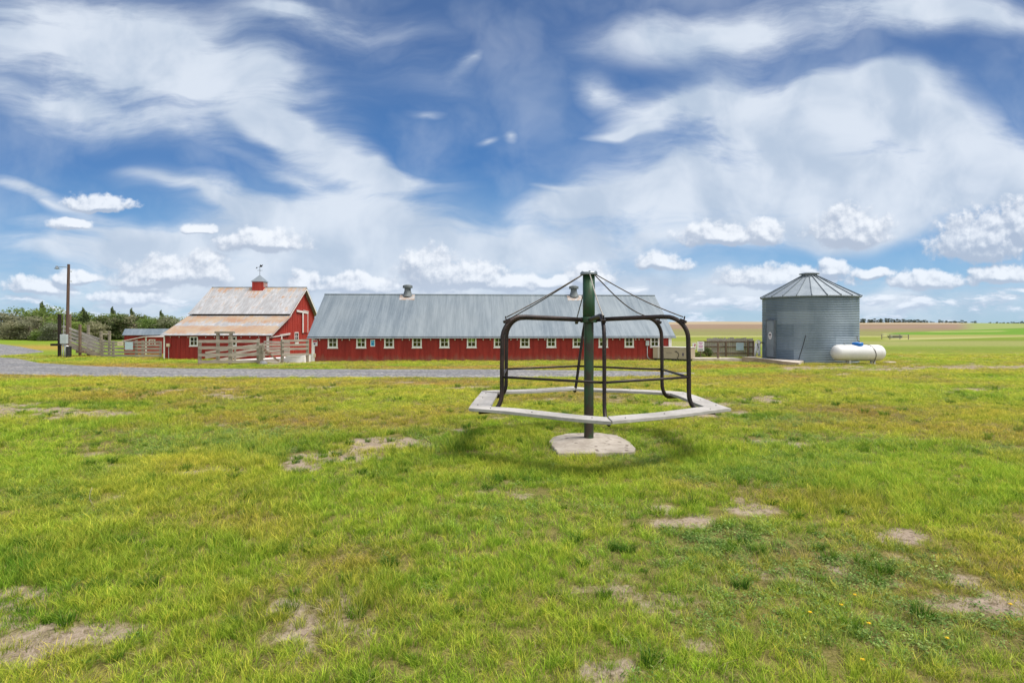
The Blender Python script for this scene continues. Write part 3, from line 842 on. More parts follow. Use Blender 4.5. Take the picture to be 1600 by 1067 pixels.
# ------------------------------------------------------------------ windows
def window(parent, origin, ux, uz, nrm, w, h, frame=.09, sill=.05, name='window', mtrim=None, rowsn=2, colsn=2):
    """cross-barred window; origin = centre of the opening on the wall face, nrm = outward"""
    mtrim = mtrim or M_trim
    ux = Vector(ux).normalized(); uz = Vector(uz); nrm = Vector(nrm).normalized(); o_ = Vector(origin)
    M = Matrix(((ux.x, -nrm.x, uz.x, o_.x), (ux.y, -nrm.y, uz.y, o_.y), (ux.z, -nrm.z, uz.z, o_.z), (0, 0, 0, 1)))
    a, c = w / 2, h / 2
    f = MB()
    f.box((-a - frame, -.035, -c - frame), (-a, .05, c + frame), M)
    f.box((a, -.035, -c - frame), (a + frame, .05, c + frame), M)
    f.box((-a, -.035, c), (a, .05, c + frame), M)
    f.box((-a, -.035, -c - frame), (a, .05, -c), M)
    f.box((-a - frame - .03, -.065, -c - frame - sill), (a + frame + .03, .0, -c - frame), M)
    for i in range(1, colsn):
        x = -a + w * i / colsn; f.box((x - .017, -.012, -c), (x + .017, .028, c), M)
    for i in range(1, rowsn):
        z = -c + h * i / rowsn; f.box((-a, -.014, z - .017), (a, .030, z + .017), M)
    wo_ = obj(name, f, mtrim, parent)
    g2 = MB().box((-a, .034, -c), (a, .040, c), M)
    obj('pane', g2, M_glass, wo_)
    return wo_

def board_wall(mb, p0, p1, z0, ztop_fn, thick, openings=(), batten=.40, out=(0, -1, 0)):
    """vertical wall from p0 to p1 (xy) with rectangular openings [(s0,s1,za,zb)], battens on the outside"""
    p0 = Vector((p0[0], p0[1], 0)); p1 = Vector((p1[0], p1[1], 0)); d = p1 - p0; L = d.length; d.normalize()
    out = Vector(out).normalized()
    def pt(s, z, o=0): q = p0 + d * s + out * o; return Vector((q.x, q.y, z))
    cuts = sorted({0.0, L} | {c for o_ in openings for c in o_[:2]} | set(ztop_fn.breaks if hasattr(ztop_fn, 'breaks') else []))
    for a, b in zip(cuts[:-1], cuts[1:]):
        m_ = (a + b) / 2
        segs = [(z0, None)]
        ops = [o_ for o_ in openings if o_[0] <= m_ <= o_[1]]
        za0, zb0 = ztop_fn(a + 1e-6), ztop_fn(b - 1e-6)
        lo = z0
        for o_ in sorted(ops, key=lambda q: q[2]):
            mb.prism([pt(a, lo), pt(b, lo), pt(b, o_[2]), pt(a, o_[2])], -out * thick); lo = o_[3]
        if min(za0, zb0) > lo + .002:
            mb.prism([pt(a, lo), pt(b, lo), pt(b, zb0), pt(a, za0)], -out * thick)
    s = batten / 2
    while s < L:
        ops = [o_ for o_ in openings if o_[0] - .11 <= s <= o_[1] + .11]
        zt = ztop_fn(s) - .03
        lo = z0 + .02; spans = []
        for o_ in ops: spans.append((lo, o_[2] - .13)); lo = o_[3] + .12
        spans.append((lo, zt))
        for (a, b) in spans:
            if b - a > .06:
                mb.prism([pt(s - .028, a, .022), pt(s + .028, a, .022), pt(s + .028, b, .022), pt(s - .028, b, .022)], -out * .0235)
        s += batten

# ------------------------------------------------------------------ long barn
LX, LY = -13.15, 37.45
RX, RY = 10.95, 39.2
ang = math.atan2(RY - LY, RX - LX); LEN = math.hypot(RX - LX, RY - LY); WID = 8.6
zgl = float(zg(-1, 38.5))
lb = thing('long_barn', 'long low red barn with grey corrugated roof and a row of small cream windows', 'barn', (LX, LY, zgl), ang)
EAVE = 1.66; RIDGE = 4.58
wins = []
wpx = [520, 564.5, 608, 651.5, 694.5, 737, 779, 820, 861.5, 902, 942.5, 983, 1023]
ca_, sa_ = math.cos(ang), math.sin(ang)
for px in wpx:
    k = (px - 800) / FOC      # (LX + s c) = k (LY + s s)
    s = (k * LY - LX) / (ca_ - k * sa_); wins.append(s)
WW, WH = .46, .52; wz = EAVE - .42
ops = [(s - WW / 2, s + WW / 2, wz - WH / 2, wz + WH / 2) for s in wins]
class Flat:
    def __init__(s, z): s.z = z
    def __call__(s, t): return s.z
wl = MB()
board_wall(wl, (0, 0), (LEN, 0), -.35, Flat(EAVE + .02), .12, ops, .38, (0, -1, 0))
board_wall(wl, (LEN, WID), (0, WID), -.35, Flat(EAVE + .02), .12, [(LEN - o_[1], LEN - o_[0], o_[2], o_[3]) for o_ in ops], .38, (0, 1, 0))
class Gable:
    breaks = [WID / 2 - .12]
    def __call__(s, t):
        t = t + .12
        return EAVE + (RIDGE - EAVE) * (1 - abs(t - WID / 2) / (WID / 2)) - .04
board_wall(wl, (0, WID - .12), (0, .12), -.35, Gable(), .12, (), .38, (-1, 0, 0))
board_wall(wl, (LEN, .12), (LEN, WID - .12), -.35, Gable(), .12, (), .38, (1, 0, 0))
obj('wall', wl, M_red, lb)
flm = MB().box((.12, .12, -.02), (LEN - .12, WID - .12, .02)); obj('barn_floor', flm, M_dark, lb)
ov = .28; sl = (RIDGE - EAVE) / (WID / 2)
rf = MB()
zE = EAVE + .06 - sl * ov; zR = RIDGE + .06
rf.slab((-ov, -ov, zE), (LEN + ov, -ov, zE), (LEN + ov, WID / 2, zR), (-ov, WID / 2, zR), .04)
rf.slab((-ov, WID / 2 + .001, zR), (LEN + ov, WID / 2 + .001, zR), (LEN + ov, WID + ov, zE), (-ov, WID + ov, zE), .04)
rf.tube([(-ov, WID / 2, zR + .0), (LEN + ov, WID / 2, zR + .0)], .07, 8)
obj('roof', rf, M_roofgrey, lb)
ft = MB().box((-ov + .02, -.20, EAVE - .11), (LEN + ov - .02, -.17, EAVE - .03))
for s in np.arange(.3, LEN, 1.2): ft.box((s - .03, -.17, EAVE - .09), (s + .03, -.003, EAVE - .03))
obj('fascia', ft, M_dark, lb)
tr = MB().box((-.03, -.04, -.35), (.17, -.026, EAVE - .05)); tr.box((-.03, -.026, -.35), (-.012, .18, EAVE - .05)); obj('corner_trim', tr, M_trim, lb)
tr = MB().box((LEN - .17, -.04, -.35), (LEN + .03, -.026, EAVE - .05)); tr.box((LEN + .012, -.026, -.35), (LEN + .03, .18, EAVE - .05)); obj('corner_trim', tr, M_trim, lb)
for s in wins:
    window(lb, (s, 0, wz), (1, 0, 0), (0, 0, 1), (0, -1, 0), WW, WH)
    window(lb, (s, WID, wz), (-1, 0, 0), (0, 0, 1), (0, 1, 0), WW, WH, name='window')
# little round lamps strung under the eave
bx = [500, 535, 546.5, 595, 629, 640, 673, 711, 722, 755, 766, 798, 808, 841, 851, 880, 915, 925, 957, 968, 993, 998, 1007, 1035]
for px in bx:
    k = (px - 800) / FOC; s = (k * LY - LX) / (ca_ - k * sa_)
    q = MB().lathe([(0, -.06), (.03, -.045), (.042, -.01), (.03, .02), (.018, .05), (.018, .09)], 8, (s, -.08, EAVE - .24))
    q.beam((s, -.08, EAVE - .15), (s, -.022, EAVE - .15), .02, .02)
    obj('eave_lamp', q, M_bulb, lb)
M_ventmetal = worn('dull_vent_metal', (.10, .115, .12), (.19, .21, .215), 4., rough=.7, metal=.2)
def roof_vent(px, dd):
    k = (px - 800) / FOC; s = (k * (LY + WID / 2) - (LX - WID / 2 * sa_)) / (ca_ - k * sa_)
    c_ = (s, WID / 2, zR)
    q = MB().lathe([(.42, -.14), (.30, .10), (.235, .30), (.235, .52), (.20, .52)], 20, c_)
    v_ = obj('roof_vent', q, M_ventmetal, lb, smooth=False)
    q = MB().lathe([(.05, .50), (.36, .50), (.36, .66), (.33, .69), (.12, .76), (.0, .77)], 20, c_)
    obj('vent_cap', q, M_ventmetal, v_)
    q = MB().slab((s - .55, WID / 2 - .62, zR - sl * .62 + .015), (s + .55, WID / 2 - .62, zR - sl * .62 + .015), (s + .55, WID / 2 - .05, zR - sl * .05 + .05), (s - .55, WID / 2 - .05, zR - sl * .05 + .05), .01)
    obj('vent_flashing', q, worn('rusty_flashing', (.32, .22, .15), (.36, .38, .40), 5.), v_)
roof_vent(637, 0); roof_vent(896.5, 0)
s = (((1011 - 800) / FOC) * LY - LX) / (ca_ - ((1011 - 800) / FOC) * sa_)
mbx = obj('meter_box', MB().box((s - .12, -.13, .98), (s + .12, -.024, 1.33)), M_box, lb, bevel=.01)
obj('conduit', MB().tube([(s, -.06, .98), (s, -.06, .3), (s + .05, -.08, .15), (s + .2, -.12, .02), (s + .5, -.14, -.02)], .025, 8), M_pvc, mbx, smooth=True)
s = (((492 - 800) / FOC) * LY - LX) / (ca_ - ((492 - 800) / FOC) * sa_)
q = MB().box((s - .07, -.075, .28), (s + .07, -.024, .52)); obj('outlet_box', q, M_signc, lb, bevel=.01)

def wall_sign(name, label, cat, pos, rz, w, h, m, marks):
    t = thing(name, label, cat, pos, rz)
    obj('sign_panel', MB().box((-w / 2, -.012, -h / 2), (w / 2, 0, h / 2)), m, t, bevel=.003)
    for (x0, z0, x1, z1, mm) in marks:
        obj('printed_mark', MB().box((x0 * w - w / 2, -.015, z0 * h - h / 2), (x1 * w - w / 2, -.0122, z1 * h - h / 2)), mm, t)
    return t
def barn_pt(px, z, o=.03):
    k = (px - 800) / FOC; s = (k * LY - LX) / (ca_ - k * sa_)
    return (LX + s * ca_ + o * sa_, LY + s * sa_ - o * ca_, zgl + z)
wall_sign('sign', 'small white notice with a red top on the left end of the long barn', 'sign', barn_pt(492.5, 1.22), ang, .30, .40, M_signw,
          [(.06, .62, .94, .92, M_signred), (.2, .18, .55, .46, M_ink), (.15, .52, .85, .56, M_ink), (.6, .22, .85, .3, M_ink)])
wall_sign('sign', 'small sky blue notice with white border between two long barn windows', 'sign', barn_pt(582.5, 1.20), ang, .30, .46, M_signw,
          [(.12, .10, .88, .90, M_signblue), (.25, .28, .75, .48, M_blue), (.2, .74, .8, .80, M_signw)])

# ------------------------------------------------------------------ old barn with broken-pitch roof
BX0, BX1 = -24.45, -17.1      # wall left / right
BF, BA, BB = 40.0, 46.6, 49.3 # front wall, ridge, back wall
zb_ = float(zg(-20, 40))
ob = thing('red_barn', 'old red barn with broken-pitch rusty tin roof and red cupola', 'barn', (0, 0, 0))
EZ = 1.10
def roof_prof(y):
    if y < 43.3: return EZ + (2.62 - EZ) * (y - 39.75) / (43.3 - 39.75)
    if y < BA: return 2.62 + (4.80 - 2.62) * (y - 43.3) / (BA - 43.3)
    return 4.80 - (4.80 - 2.72) * (y - BA) / (49.2 - BA)
class RP:
    breaks = [43.3 - BF, BA - BF]
    def __call__(s, t): return roof_prof(BF + t) - .10
class RPback:
    breaks = [BB - BA, BB - 43.3]
    def __call__(s, t): return roof_prof(BB - t) - .10
wl = MB()
wlx = [-((800 - 303) / FOC) * BF, -((800 - 363.5) / FOC) * BF]
fo = [(x - BX0 - .22, x - BX0 + .22, .40 - .0, .92) for x in wlx]
board_wall(wl, (BX0, BF), (BX1, BF), zb_ - .3, Flat(EZ - .02), .1, fo, .32, (0, -1, 0))
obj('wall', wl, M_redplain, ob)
wl = MB()
gw = (44.78 - BF, 45.42 - BF, .62, 1.17)
board_wall(wl, (BX1, BF + .1), (BX1, BB), zb_ - .3, type('A', (), {'breaks': [43.2 - BF, BA - .1 - BF], '__call__': lambda s, t: roof_prof(BF + .1 + t) - .10})(), .1, [(gw[0] - .1, gw[1] - .1, gw[2], gw[3])], .34, (1, 0, 0))
board_wall(wl, (BX0, BB), (BX0, BF + .1), zb_ - .3, RPback(), .1, (), .34, (-1, 0, 0))
board_wall(wl, (BX1 - .1, BB), (BX0 + .1, BB), zb_ - .3, Flat(2.5), .1, (), .34, (0, 1, 0))
obj('gable_wall', wl, M_redlit, ob)
obj('barn_floor', MB().box((BX0 + .1, BF + .1, zb_ - .02), (BX1 - .1, BB - .1, zb_ + .02)), M_dark, ob)
RX0, RX1 = BX0 - .12, BX1 + .30
def at_obj_roof(name, a, b, m, t=.035, xs=(RX0, RX1), up=0.):
    """slab whose object space has x along the ridge, y up the slope"""
    (y0, z0), (y1, z1) = a, b
    L = math.hypot(y1 - y0, z1 - z0); th_ = math.atan2(z1 - z0, y1 - y0)
    q = MB().box((0, 0, -t), (xs[1] - xs[0], L, 0))
    o = obj(name, q, m, ob)
    o.location = (xs[0], y0, z0 + up); o.rotation_euler = (th_, 0, 0)
    return o
at_obj_roof('lean_to_roof', (39.72, EZ - .01), (43.42, 2.60), M_rooflower)
at_obj_roof('upper_roof', (43.12, 2.60), (BA, 4.83), M_roofupper, up=.05)
at_obj_roof('back_roof', (BA + .0, 4.88), (49.45, 2.60), M_roofupper, up=.0)
fa = MB()
fa.beam((RX1 - .02, BA + .06, 4.70), (RX1 - .02, 49.40, 2.50), .04, .15, (1, 0, 0) if False else (0, 0, 1))
obj('barge_board', fa, M_trim, ob)
fa = MB(); fa.beam((RX1 - .02, 39.80, EZ - .06), (RX1 - .02, 43.3, 2.50), .03, .06); fa.beam((RX1 - .02, 43.25, 2.55), (RX1 - .02, BA, 4.74), .03, .06)
obj('barge_board', fa, M_whitetrim, ob)
fa = MB(); fa.tube([(RX0, BA, 4.89), (RX1, BA, 4.89)], .05, 8); obj('ridge_cap', fa, M_galv, ob)
fa = MB().box((RX0 + .1, 43.2, 2.50), (RX1 - .3, 43.24, 2.60)); obj('roof_step', fa, M_dark, ob)
for x in wlx: window(ob, (x, BF, .66), (1, 0, 0), (0, 0, 1), (0, -1, 0), .44, .52, frame=.07)
window(ob, (BX1, 45.10, .895), (0, 1, 0), (0, 0, 1), (1, 0, 0), .64, .55, frame=.08, mtrim=M_whitetrim)
obj('sill_panel', MB().box((BX1 + .024, 44.75, .26), (BX1 + .05, 45.50, .45)), M_whitetrim, ob)
# loft door and its track
ld = obj('loft_door', MB().box((BX1 + .024, 46.25, 1.18), (BX1 + .07, 47.45, 2.80)), M_redlit, ob)
obj('door_trim', MB().box((BX1 + .072, 46.2, 1.18), (BX1 + .10, 46.42, 2.80)), M_whitetrim, ld); obj('door_trim', MB().box((BX1 + .072, 47.38, 1.18), (BX1 + .10, 47.46, 2.80)), M_whitetrim, ld)
q = MB().beam((BX1 + .08, 45.0, 2.93), (BX1 + .08, 47.5, 2.82), .06, .16); q.beam((BX1 + .11, 46.3, 3.0), (BX1 + .11, 47.5, 2.94), .05, .05); obj('door_track', q, M_whitetrim, ld)
# sliding door on the lean-to end
sd = obj('sliding_door', MB().box((BX1 + .024, 40.4, zb_ - .1), (BX1 + .075, 42.3, .86)), M_redlit, ob)
q = MB().beam((BX1 + .09, 40.0, .93), (BX1 + .09, 43.6, 1.10), .06, .07); q.beam((BX1 + .10, 41.7, 1.08), (BX1 + .10, 43.6, 1.17), .06, .05)
q.box((BX1 + .078, 41.9, .3), (BX1 + .11, 42.1, 1.0)); obj('door_track', q, M_whitetrim, sd)
q = MB().box((BX1 - .14, BF - .04, .0), (BX1 + .04, BF - .026, 1.0)); obj('corner_trim', q, M_whitetrim, ob)
q = MB().box((BX0 - .03, BF - .04, zb_), (BX0 + .07, BF - .026, 1.0)); obj('corner_trim', q, M_trim, ob)
mb1 = obj('meter_box', MB().box((BX0 + .22, BF - .14, .28), (BX0 + .44, BF - .024, .50)), M_signc, ob, bevel=.01)
obj('conduit', MB().tube([(BX0 + .35, BF - .06, .28), (BX0 + .35, BF - .06, zb_)], .02, 6), M_pvc, mb1)
for x in np.arange(BX0 + .5, BX1, .62): obj('eave_lamp', MB().lathe([(0, -.04), (.028, -.01), (.015, .06)], 6, (x, BF - .12, EZ - .16)), M_bulb, ob)
# cupola
kx = (406 - 800) / FOC * BA
q = MB().box((kx - .44, BA - .44, 4.45), (kx + .44, BA + .44, 5.36))
cu = obj('cupola', q, M_redlit, ob)
q = MB()
for k in range(6): q.beam((kx + .45, BA - .34, 4.94 + k * .07), (kx + .45, BA + .34, 4.94 + k * .07), .03, .022)
obj('louvre', q, M_whitetrim, cu)
zt = 5.36; ap = Vector((kx, BA, 5.92)); q = MB()
cs = [Vector((kx + a * .50, BA + b * .50, zt)) for a, b in ((-1, -1), (1, -1), (1, 1), (-1, 1))]
q.add(cs + [ap] + [c_ - Vector((0, 0, .04)) for c_ in cs], [(0, 1, 4), (1, 2, 4), (2, 3, 4), (3, 0, 4), (0, 5, 6, 1), (1, 6, 7, 2), (2, 7, 8, 3), (3, 8, 5, 0), (5, 8, 7, 6)])
obj('cupola_roof', q, M_binroof, cu)
q = MB().tube([(kx, BA, 5.9), (kx, BA, 6.65)], .014, 6)
q.beam((kx - .22, BA, 6.28), (kx + .22, BA, 6.28), .02, .02); q.beam((kx, BA - .22, 6.28), (kx, BA + .22, 6.28), .02, .02)
q.beam((kx - .28, BA, 6.5), (kx + .22, BA, 6.6), .018, .018)
q.prism([(kx - .34, BA - .008, 6.42), (kx - .20, BA - .008, 6.46), (kx - .24, BA - .008, 6.58)], (0, .016, 0))
q.prism([(kx + .03, BA - .01, 6.56), (kx + .10, BA - .01, 6.54), (kx + .19, BA - .01, 6.60), (kx + .26, BA - .01, 6.76), (kx + .12, BA - .01, 6.70), (kx + .06, BA - .01, 6.76), (kx + .0, BA - .01, 6.70)], (0, .02, 0))
obj('weathervane', q, M_black, cu)

# ------------------------------------------------------------------ sheds behind the left corral
def shed_back():
    A = D(198, 514, 56.0); g0 = float(zg(A.x, A.y))
    t = thing('metal_shed', 'distant small red shed with blue grey metal roof beyond the corral', 'shed', (A.x, A.y, g0), R(27))
    H = A.z - g0; w = 1.65; e = H - .52; Lr = 7.5
    q = MB()
    q.prism([(0, -w, -.3), (0, w, -.3), (0, w, e), (0, 0, H - .05), (0, -w, e)], (Lr, 0, 0))
    obj('wall', q, M_red, t)
    q = MB(); q.slab((-.15, -w - .2, e - .06), (Lr + .1, -w - .2, e - .06), (Lr + .1, 0, H + .02), (-.15, 0, H + .02), .04)
    q.slab((-.15, 0.002, H + .02), (Lr + .1, 0.002, H + .02), (Lr + .1, w + .2, e - .06), (-.15, w + .2, e - .06), .04)
    obj('roof', q, M_roofgrey, t)
    q = MB().box((-.03, w - .55, 0), (-.002, w - .02, e - .12)); obj('door', q, M_signb, t)
    q = MB().box((-.03, -w + .1, e - .32), (-.002, w - .6, e - .12)); obj('grey_board', q, M_woodx, t)
shed_back()
def shed_low():
    d = 49.0
    A = D(190, 533, d); B = D(227, 525.5, d); C_ = D(262, 525, d); g0 = float(zg(B.x, B.y))
    t = thing('low_shed', 'low red shed with white sloping roof edge behind the corral boards', 'shed', (B.x, d, g0))
    X0, X1, X2 = A.x - B.x, 0.0, C_.x - B.x; Z0, Z1 = A.z - g0, B.z - g0
    q = MB().prism([(X0 + .2, 0, -.3), (X2, 0, -.3), (X2, 0, Z1 - .07), (X1, 0, Z1 - .07), (X0 + .2, 0, Z0 - .04)], (0, 3.0, 0)); obj('wall', q, M_redlit, t)
    q = MB(); q.slab((X0, -.2, Z0), (X1, -.2, Z1), (X1, 3.1, Z1), (X0, 3.1, Z0), .06); q.slab((X1 + .001, -.2, Z1), (X2, -.2, Z1), (X2, 3.1, Z1), (X1 + .001, 3.1, Z1), .06)
    obj('roof', q, M_whitetrim, t)
    q = MB().box((.0, -.03, -.2), (.14, -.002, Z1 - .07)); obj('corner_trim', q, M_trim, t)
    window(t, (.60, 0, Z1 - .52), (1, 0, 0), (0, 0, 1), (0, -1, 0), .40, .36, frame=.08)
shed_low()

# ------------------------------------------------------------------ corral boards
def plank_between(q, a, b, h=.15, t=.035, jitter=.01):
    a = Vector(a) + Vector((0, 0, random.uniform(-jitter, jitter))); b = Vector(b) + Vector((0, 0, random.uniform(-jitter, jitter)))
    q.beam(a, b, t, h)
def fence_run(name, label, cat, pts, rails, post_h, group=None, mrail=None, mpost=None, pw=.13, rail_h=.15, splits=True):
    """pts: xy posts; each bay's boards are one part per rail height"""
    base = Vector((pts[0][0], pts[0][1], float(zg(*pts[0][:2]))))
    t = thing(name, label, cat, base, 0, group)
    loc = []
    for (x, y, *hh) in pts:
        z = float(zg(x, y)); h = hh[0] if hh else post_h
        p = Vector((x, y, z)) - base; loc.append(p)
        q = MB().box((p.x - pw / 2, p.y - pw / 2, p.z - .3), (p.x + pw / 2, p.y + pw / 2, p.z + h * random.uniform(.98, 1.03)))
        obj('post', q, mpost or M_wood, t, bevel=.008)
    for a, b in zip(loc[:-1], loc[1:]):
        d = (b - a); d.z = 0; d.normalize(); n = Vector((d.y, -d.x, 0))
        if n.y > 0: n = -n
        for rh in rails:
            q = MB(); off = n * (pw / 2 + .02) + Vector((0, 0, rh))
            plank_between(q, a + off - d * .04, b + off + d * .04, rail_h)
            obj('rail', q, mrail or M_woodx, t)
    return t
def gp(px, py): q = G(px, py); return (q.x, q.y)
# left corral
fence_run('corral_fence', 'weathered grey board corral fence between the cattle chute and the old barn', 'fence',
          [gp(160, 557.5) + (1.35,), gp(177, 558) + (1.25,), gp(213, 558.5) + (1.25,), gp(223, 558.5) + (1.25,), gp(251, 558.5) + (1.2,)], [.14, .40, .66, .92, 1.14], 1.2, rail_h=.16)
ar = bpy.data.objects
def wpt(px, py, d): return D(px, py, d)
wall_sign('sign', 'small cream board on the corral fence rails', 'sign', wpt(188, 537, 42.0), 0, .42, .30, M_signc, [(.2, .3, .8, .36, M_ink), (.2, .6, .7, .66, M_ink)])
wall_sign('sign', 'blue grey square board on the corral fence near the sheds', 'sign', wpt(201.5, 540.5, 41.9), 0, .58, .58, M_signb, [(.1, .1, .9, .13, M_box)])

# pen in front of the barn
pen = fence_run('pen_fence', 'grey board pen fence left of the open gate before the old barn', 'fence',
          [gp(312, 570) + (1.42,), gp(359.5, 569.5) + (1.62,), gp(403.5, 568.5) + (1.50,)], [.18, .60, 1.02, 1.40], 1.5, rail_h=.18, pw=.15)
fence_run('pen_fence', 'short grey board fence closing the gap to the long barn', 'fence',
          [gp(441, 567.5) + (1.46,), gp(480.5, 566) + (1.46,)], [.52, .88, 1.14, 1.40], 1.45, rail_h=.14, pw=.15)
# open gate with diagonal brace
ga = Vector(gp(407.5, 569) + (0,)); gb = Vector(gp(438.5, 567.6) + (0,)); ga.z = float(zg(ga.x, ga.y)); gb.z = float(zg(gb.x, gb.y))
gt = thing('wooden_gate', 'grey plank gate with one diagonal brace and a stout hinge post', 'gate', ga)
v_ = gb - ga
q = MB().box((-.085, -.08, -.3), (.085, .08, 1.16)); obj('gate_post', q, M_wood, gt, bevel=.01)
for rh in (.20, .58, .82, 1.16):
    q = MB(); plank_between(q, Vector((.05, -.08, rh)), v_ + Vector((-.02, -.08, rh)), .11 if rh > .3 else .16); obj('gate_board', q, M_woodx, gt)
q = MB().beam((.08, -.125, 1.02), v_ + Vector((-.06, -.125, .14)), .035, .10); obj('brace', q, M_woodbrown, gt)
q = MB().beam((.16, -.11, .1), (.16, -.11, 1.2), .03, .09, (1, 0, 0)); obj('gate_stile', q, M_wood, gt)
# inner chute of slanting boards
ia = G(316, 567.0); ib = G(403, 565.5)
ch = thing('board_chute', 'slanting grey boards of the loading chute inside the pen', 'chute', ia)
v_ = ib - ia; v_.y += .6
for (h0, h1, w_) in ((.02, .62, .17), (.30, .88, .15), (.62, 1.14, .14)):
    q = MB(); plank_between(q, Vector((0, .35, h0)), v_ + Vector((0, .35, h1)), w_); obj('slanting_board', q, M_woodx, ch)
for (h0, h1) in ((.62, .66), (.85, .86), (1.08, 1.06), (1.28, 1.22), (.44, .5)):
    q = MB(); plank_between(q, v_ + Vector((-.1, .5, h0)), v_ + Vector((1.55, .75, h1)), .13); obj('level_board', q, M_woodx, ch)
for t_ in (.5, 1.0):
    p_ = v_ * t_; q = MB().box((p_.x - .06, p_.y + .28, -.3), (p_.x + .06, p_.y + .32, .75 + .45 * t_)); obj('post', q, M_wood, ch)
# overhead frame
fa_ = G(341, 567.5); fb_ = G(361, 567.5)
fr = thing('timber_arch', 'tall timber frame of two posts and a top beam over the pen', 'frame', fa_)
v_ = fb_ - fa_
H_ = D(340, 521, fa_.y).z - fa_.z
for p_ in (Vector((-.02, 0, 0)), v_):
    q = MB().box((p_.x - .08, p_.y - .08, -.3), (p_.x + .08, p_.y + .08, H_)); obj('post', q, M_wood, fr, bevel=.008)
q = MB().box((-.19, v_.y / 2 - .1, H_ + .001), (v_.x + .2, v_.y / 2 + .1, H_ + .13)); obj('beam', q, M_wood, fr, bevel=.008)
# pale concrete ramp and ledge
ca1 = G(320, 568.5); cb1 = G(443, 567.0); cc1 = G(480, 566.0)
cr = thing('concrete_ramp', 'low whitish concrete ramp and ledge behind the pen gate', 'ramp', (cb1.x, cb1.y + .35, cb1.z))
q = MB().prism([(ca1.x - cb1.x, .0, -.2), (0, 0, -.2), (0, 0, .30), (ca1.x - cb1.x, 0, .03)], (0, 2.6, 0)); obj('ramp', q, M_concw, cr)
q = MB().box((.002, -.05, -.3), (cc1.x - cb1.x - .05, 2.5, .42)); obj('ledge', q, M_concw, cr)
# boulder
q = MB()
def boulder(q, c, rx, ry, rz, seed):
    rs = random.Random(seed); n = 14; m = 8; vs = []; fs = []
    for i in range(m + 1):
        th_ = math.pi * i / m
        for k in range(n):
            ph = 2 * math.pi * k / n
            rr = 1 + .18 * (float(fbm(np.array(math.cos(ph) * 2 + seed), np.array(math.sin(ph) * 2 + th_ * 1.3), 1.0, 3)) - .5) * 2
            vs.append((c[0] + rx * rr * math.sin(th_) * math.cos(ph), c[1] + ry * rr * math.sin(th_) * math.sin(ph), c[2] + rz * rr * math.cos(th_)))
    for i in range(m):
        for k in range(n): fs.append((i * n + k, i * n + (k + 1) % n, (i + 1) * n + (k + 1) % n, (i + 1) * n + k))
    q.add(vs, fs)
boulder(q, (0, 0, .05), .24, .2, .17, 4)
bo = obj('boulder', q, M_rock); bo.location = G(411.5, 569.5); tag(bo, 'round grey boulder lying at the foot of the gate', 'rock')

# ------------------------------------------------------------------ left: cattle chute, posts, utility pole
dch = 45.2
z0c = float(zg(-32, dch))
c0 = D(97, 0, dch); ct = thing('cattle_chute', 'long sloping grey board cattle chute raised toward the utility pole', 'chute', (D(158, 557, dch).x, dch, z0c))
bx_ = D(158, 557, dch).x
def cp(px, py, dy=0): q = D(px, py, dch + dy); return Vector((q.x - bx_, dy, q.z - z0c))
tops = [(508, 534), (514, 541), (521, 546.5), (529, 551.5)]
for side_, sname in ((-.55, 0), (.55, 1)):
    for (ya_, yb_) in ((509.5, 535.5), (515.5, 541), (521.5, 546), (527.5, 551)):
        q = MB().beam(cp(98, ya_, side_), cp(160 if side_ < 0 else 172, yb_, side_), .035, .125); obj('side_board', q, M_woodpale, ct)
q = MB().beam(cp(98, 534.0, -.57), cp(160, 556.5, -.57), .04, .34); obj('side_board', q, M_woodx, ct)
q = MB().beam(cp(98, 536.5, 0), cp(160, 557.5, 0), 1.1, .06); obj('ramp_floor', q, M_wood, ct)
for (px, yt, sdv) in ((125, 507, -.62), (158, 518, -.62), (138, 508, .62), (171, 517, .62)):
    p_ = cp(px, yt, sdv); q = MB().box((p_.x - .075, p_.y - .075, -.35), (p_.x + .075, p_.y + .075, p_.z)); obj('post', q, M_woodbrown if px == 125 else M_wood, ct, bevel=.008)
p_ = cp(126, 549.5, -.78); q = MB().beam(p_ - Vector((.33, 0, 0)), p_ + Vector((.33, 0, 0)), .16, .2); obj('cross_timber', q, M_woodbrown, ct)
p_ = cp(135, 549, 0); q = MB().beam(p_ + Vector((0, -.7, 0)), p_ + Vector((0, .8, 0)), .14, .16); obj('cross_timber', q, M_darkwood, ct)
q = MB().beam(cp(158, 522, -.62), cp(171, 522, .62), .05, .08); obj('tie_board', q, M_woodx, ct)

def tall_post(px, pyb, pyt, w, name, label, m):
    g0 = G(px, pyb); zt = D(px, pyt, g0.y).z
    t = thing(name, label, 'post', g0)
    q = MB().box((-w / 2, -w / 2, -.3), (w / 2, w / 2, zt - g0.z)); obj('upright', q, m, t, bevel=.01)
    return t, g0
t, g0 = tall_post(93, 557.8, 491, .17, 'timber_post', 'thick black timber post with a short stub beam beside the utility pole', M_darkwood)
zz = D(90, 538.5, g0.y).z - g0.z
q = MB().beam((-.52, -.17, zz), (.26, -.17, zz), .10, .17); obj('stub_beam', q, M_darkwood, t)
t, g0 = tall_post(109.5, 552.5, 491, .17, 'timber_post', 'slim brown timber post just behind the utility pole', M_woodbrown)
q = MB().box((-.10, -.12, 1.2), (.10, -.09, 1.35)); obj('cleat', q, M_woodbrown, t)
g0 = G(104.5, 557.6)
up_ = thing('utility_pole', 'tall brown wooden utility pole with a small yard lamp near its top', 'utility pole', g0)
zt = D(107, 413, g0.y).z - g0.z; xt = (107.3 - 104.5) / FOC * g0.y
q = MB().tube([(0, 0, -.4), (xt * .5, 0, zt * .5), (xt, 0, zt)], [.115, .105, .09], 14); obj('pole', q, M_polewood, up_, smooth=False)
za1 = D(0, 418, g0.y).z - g0.z
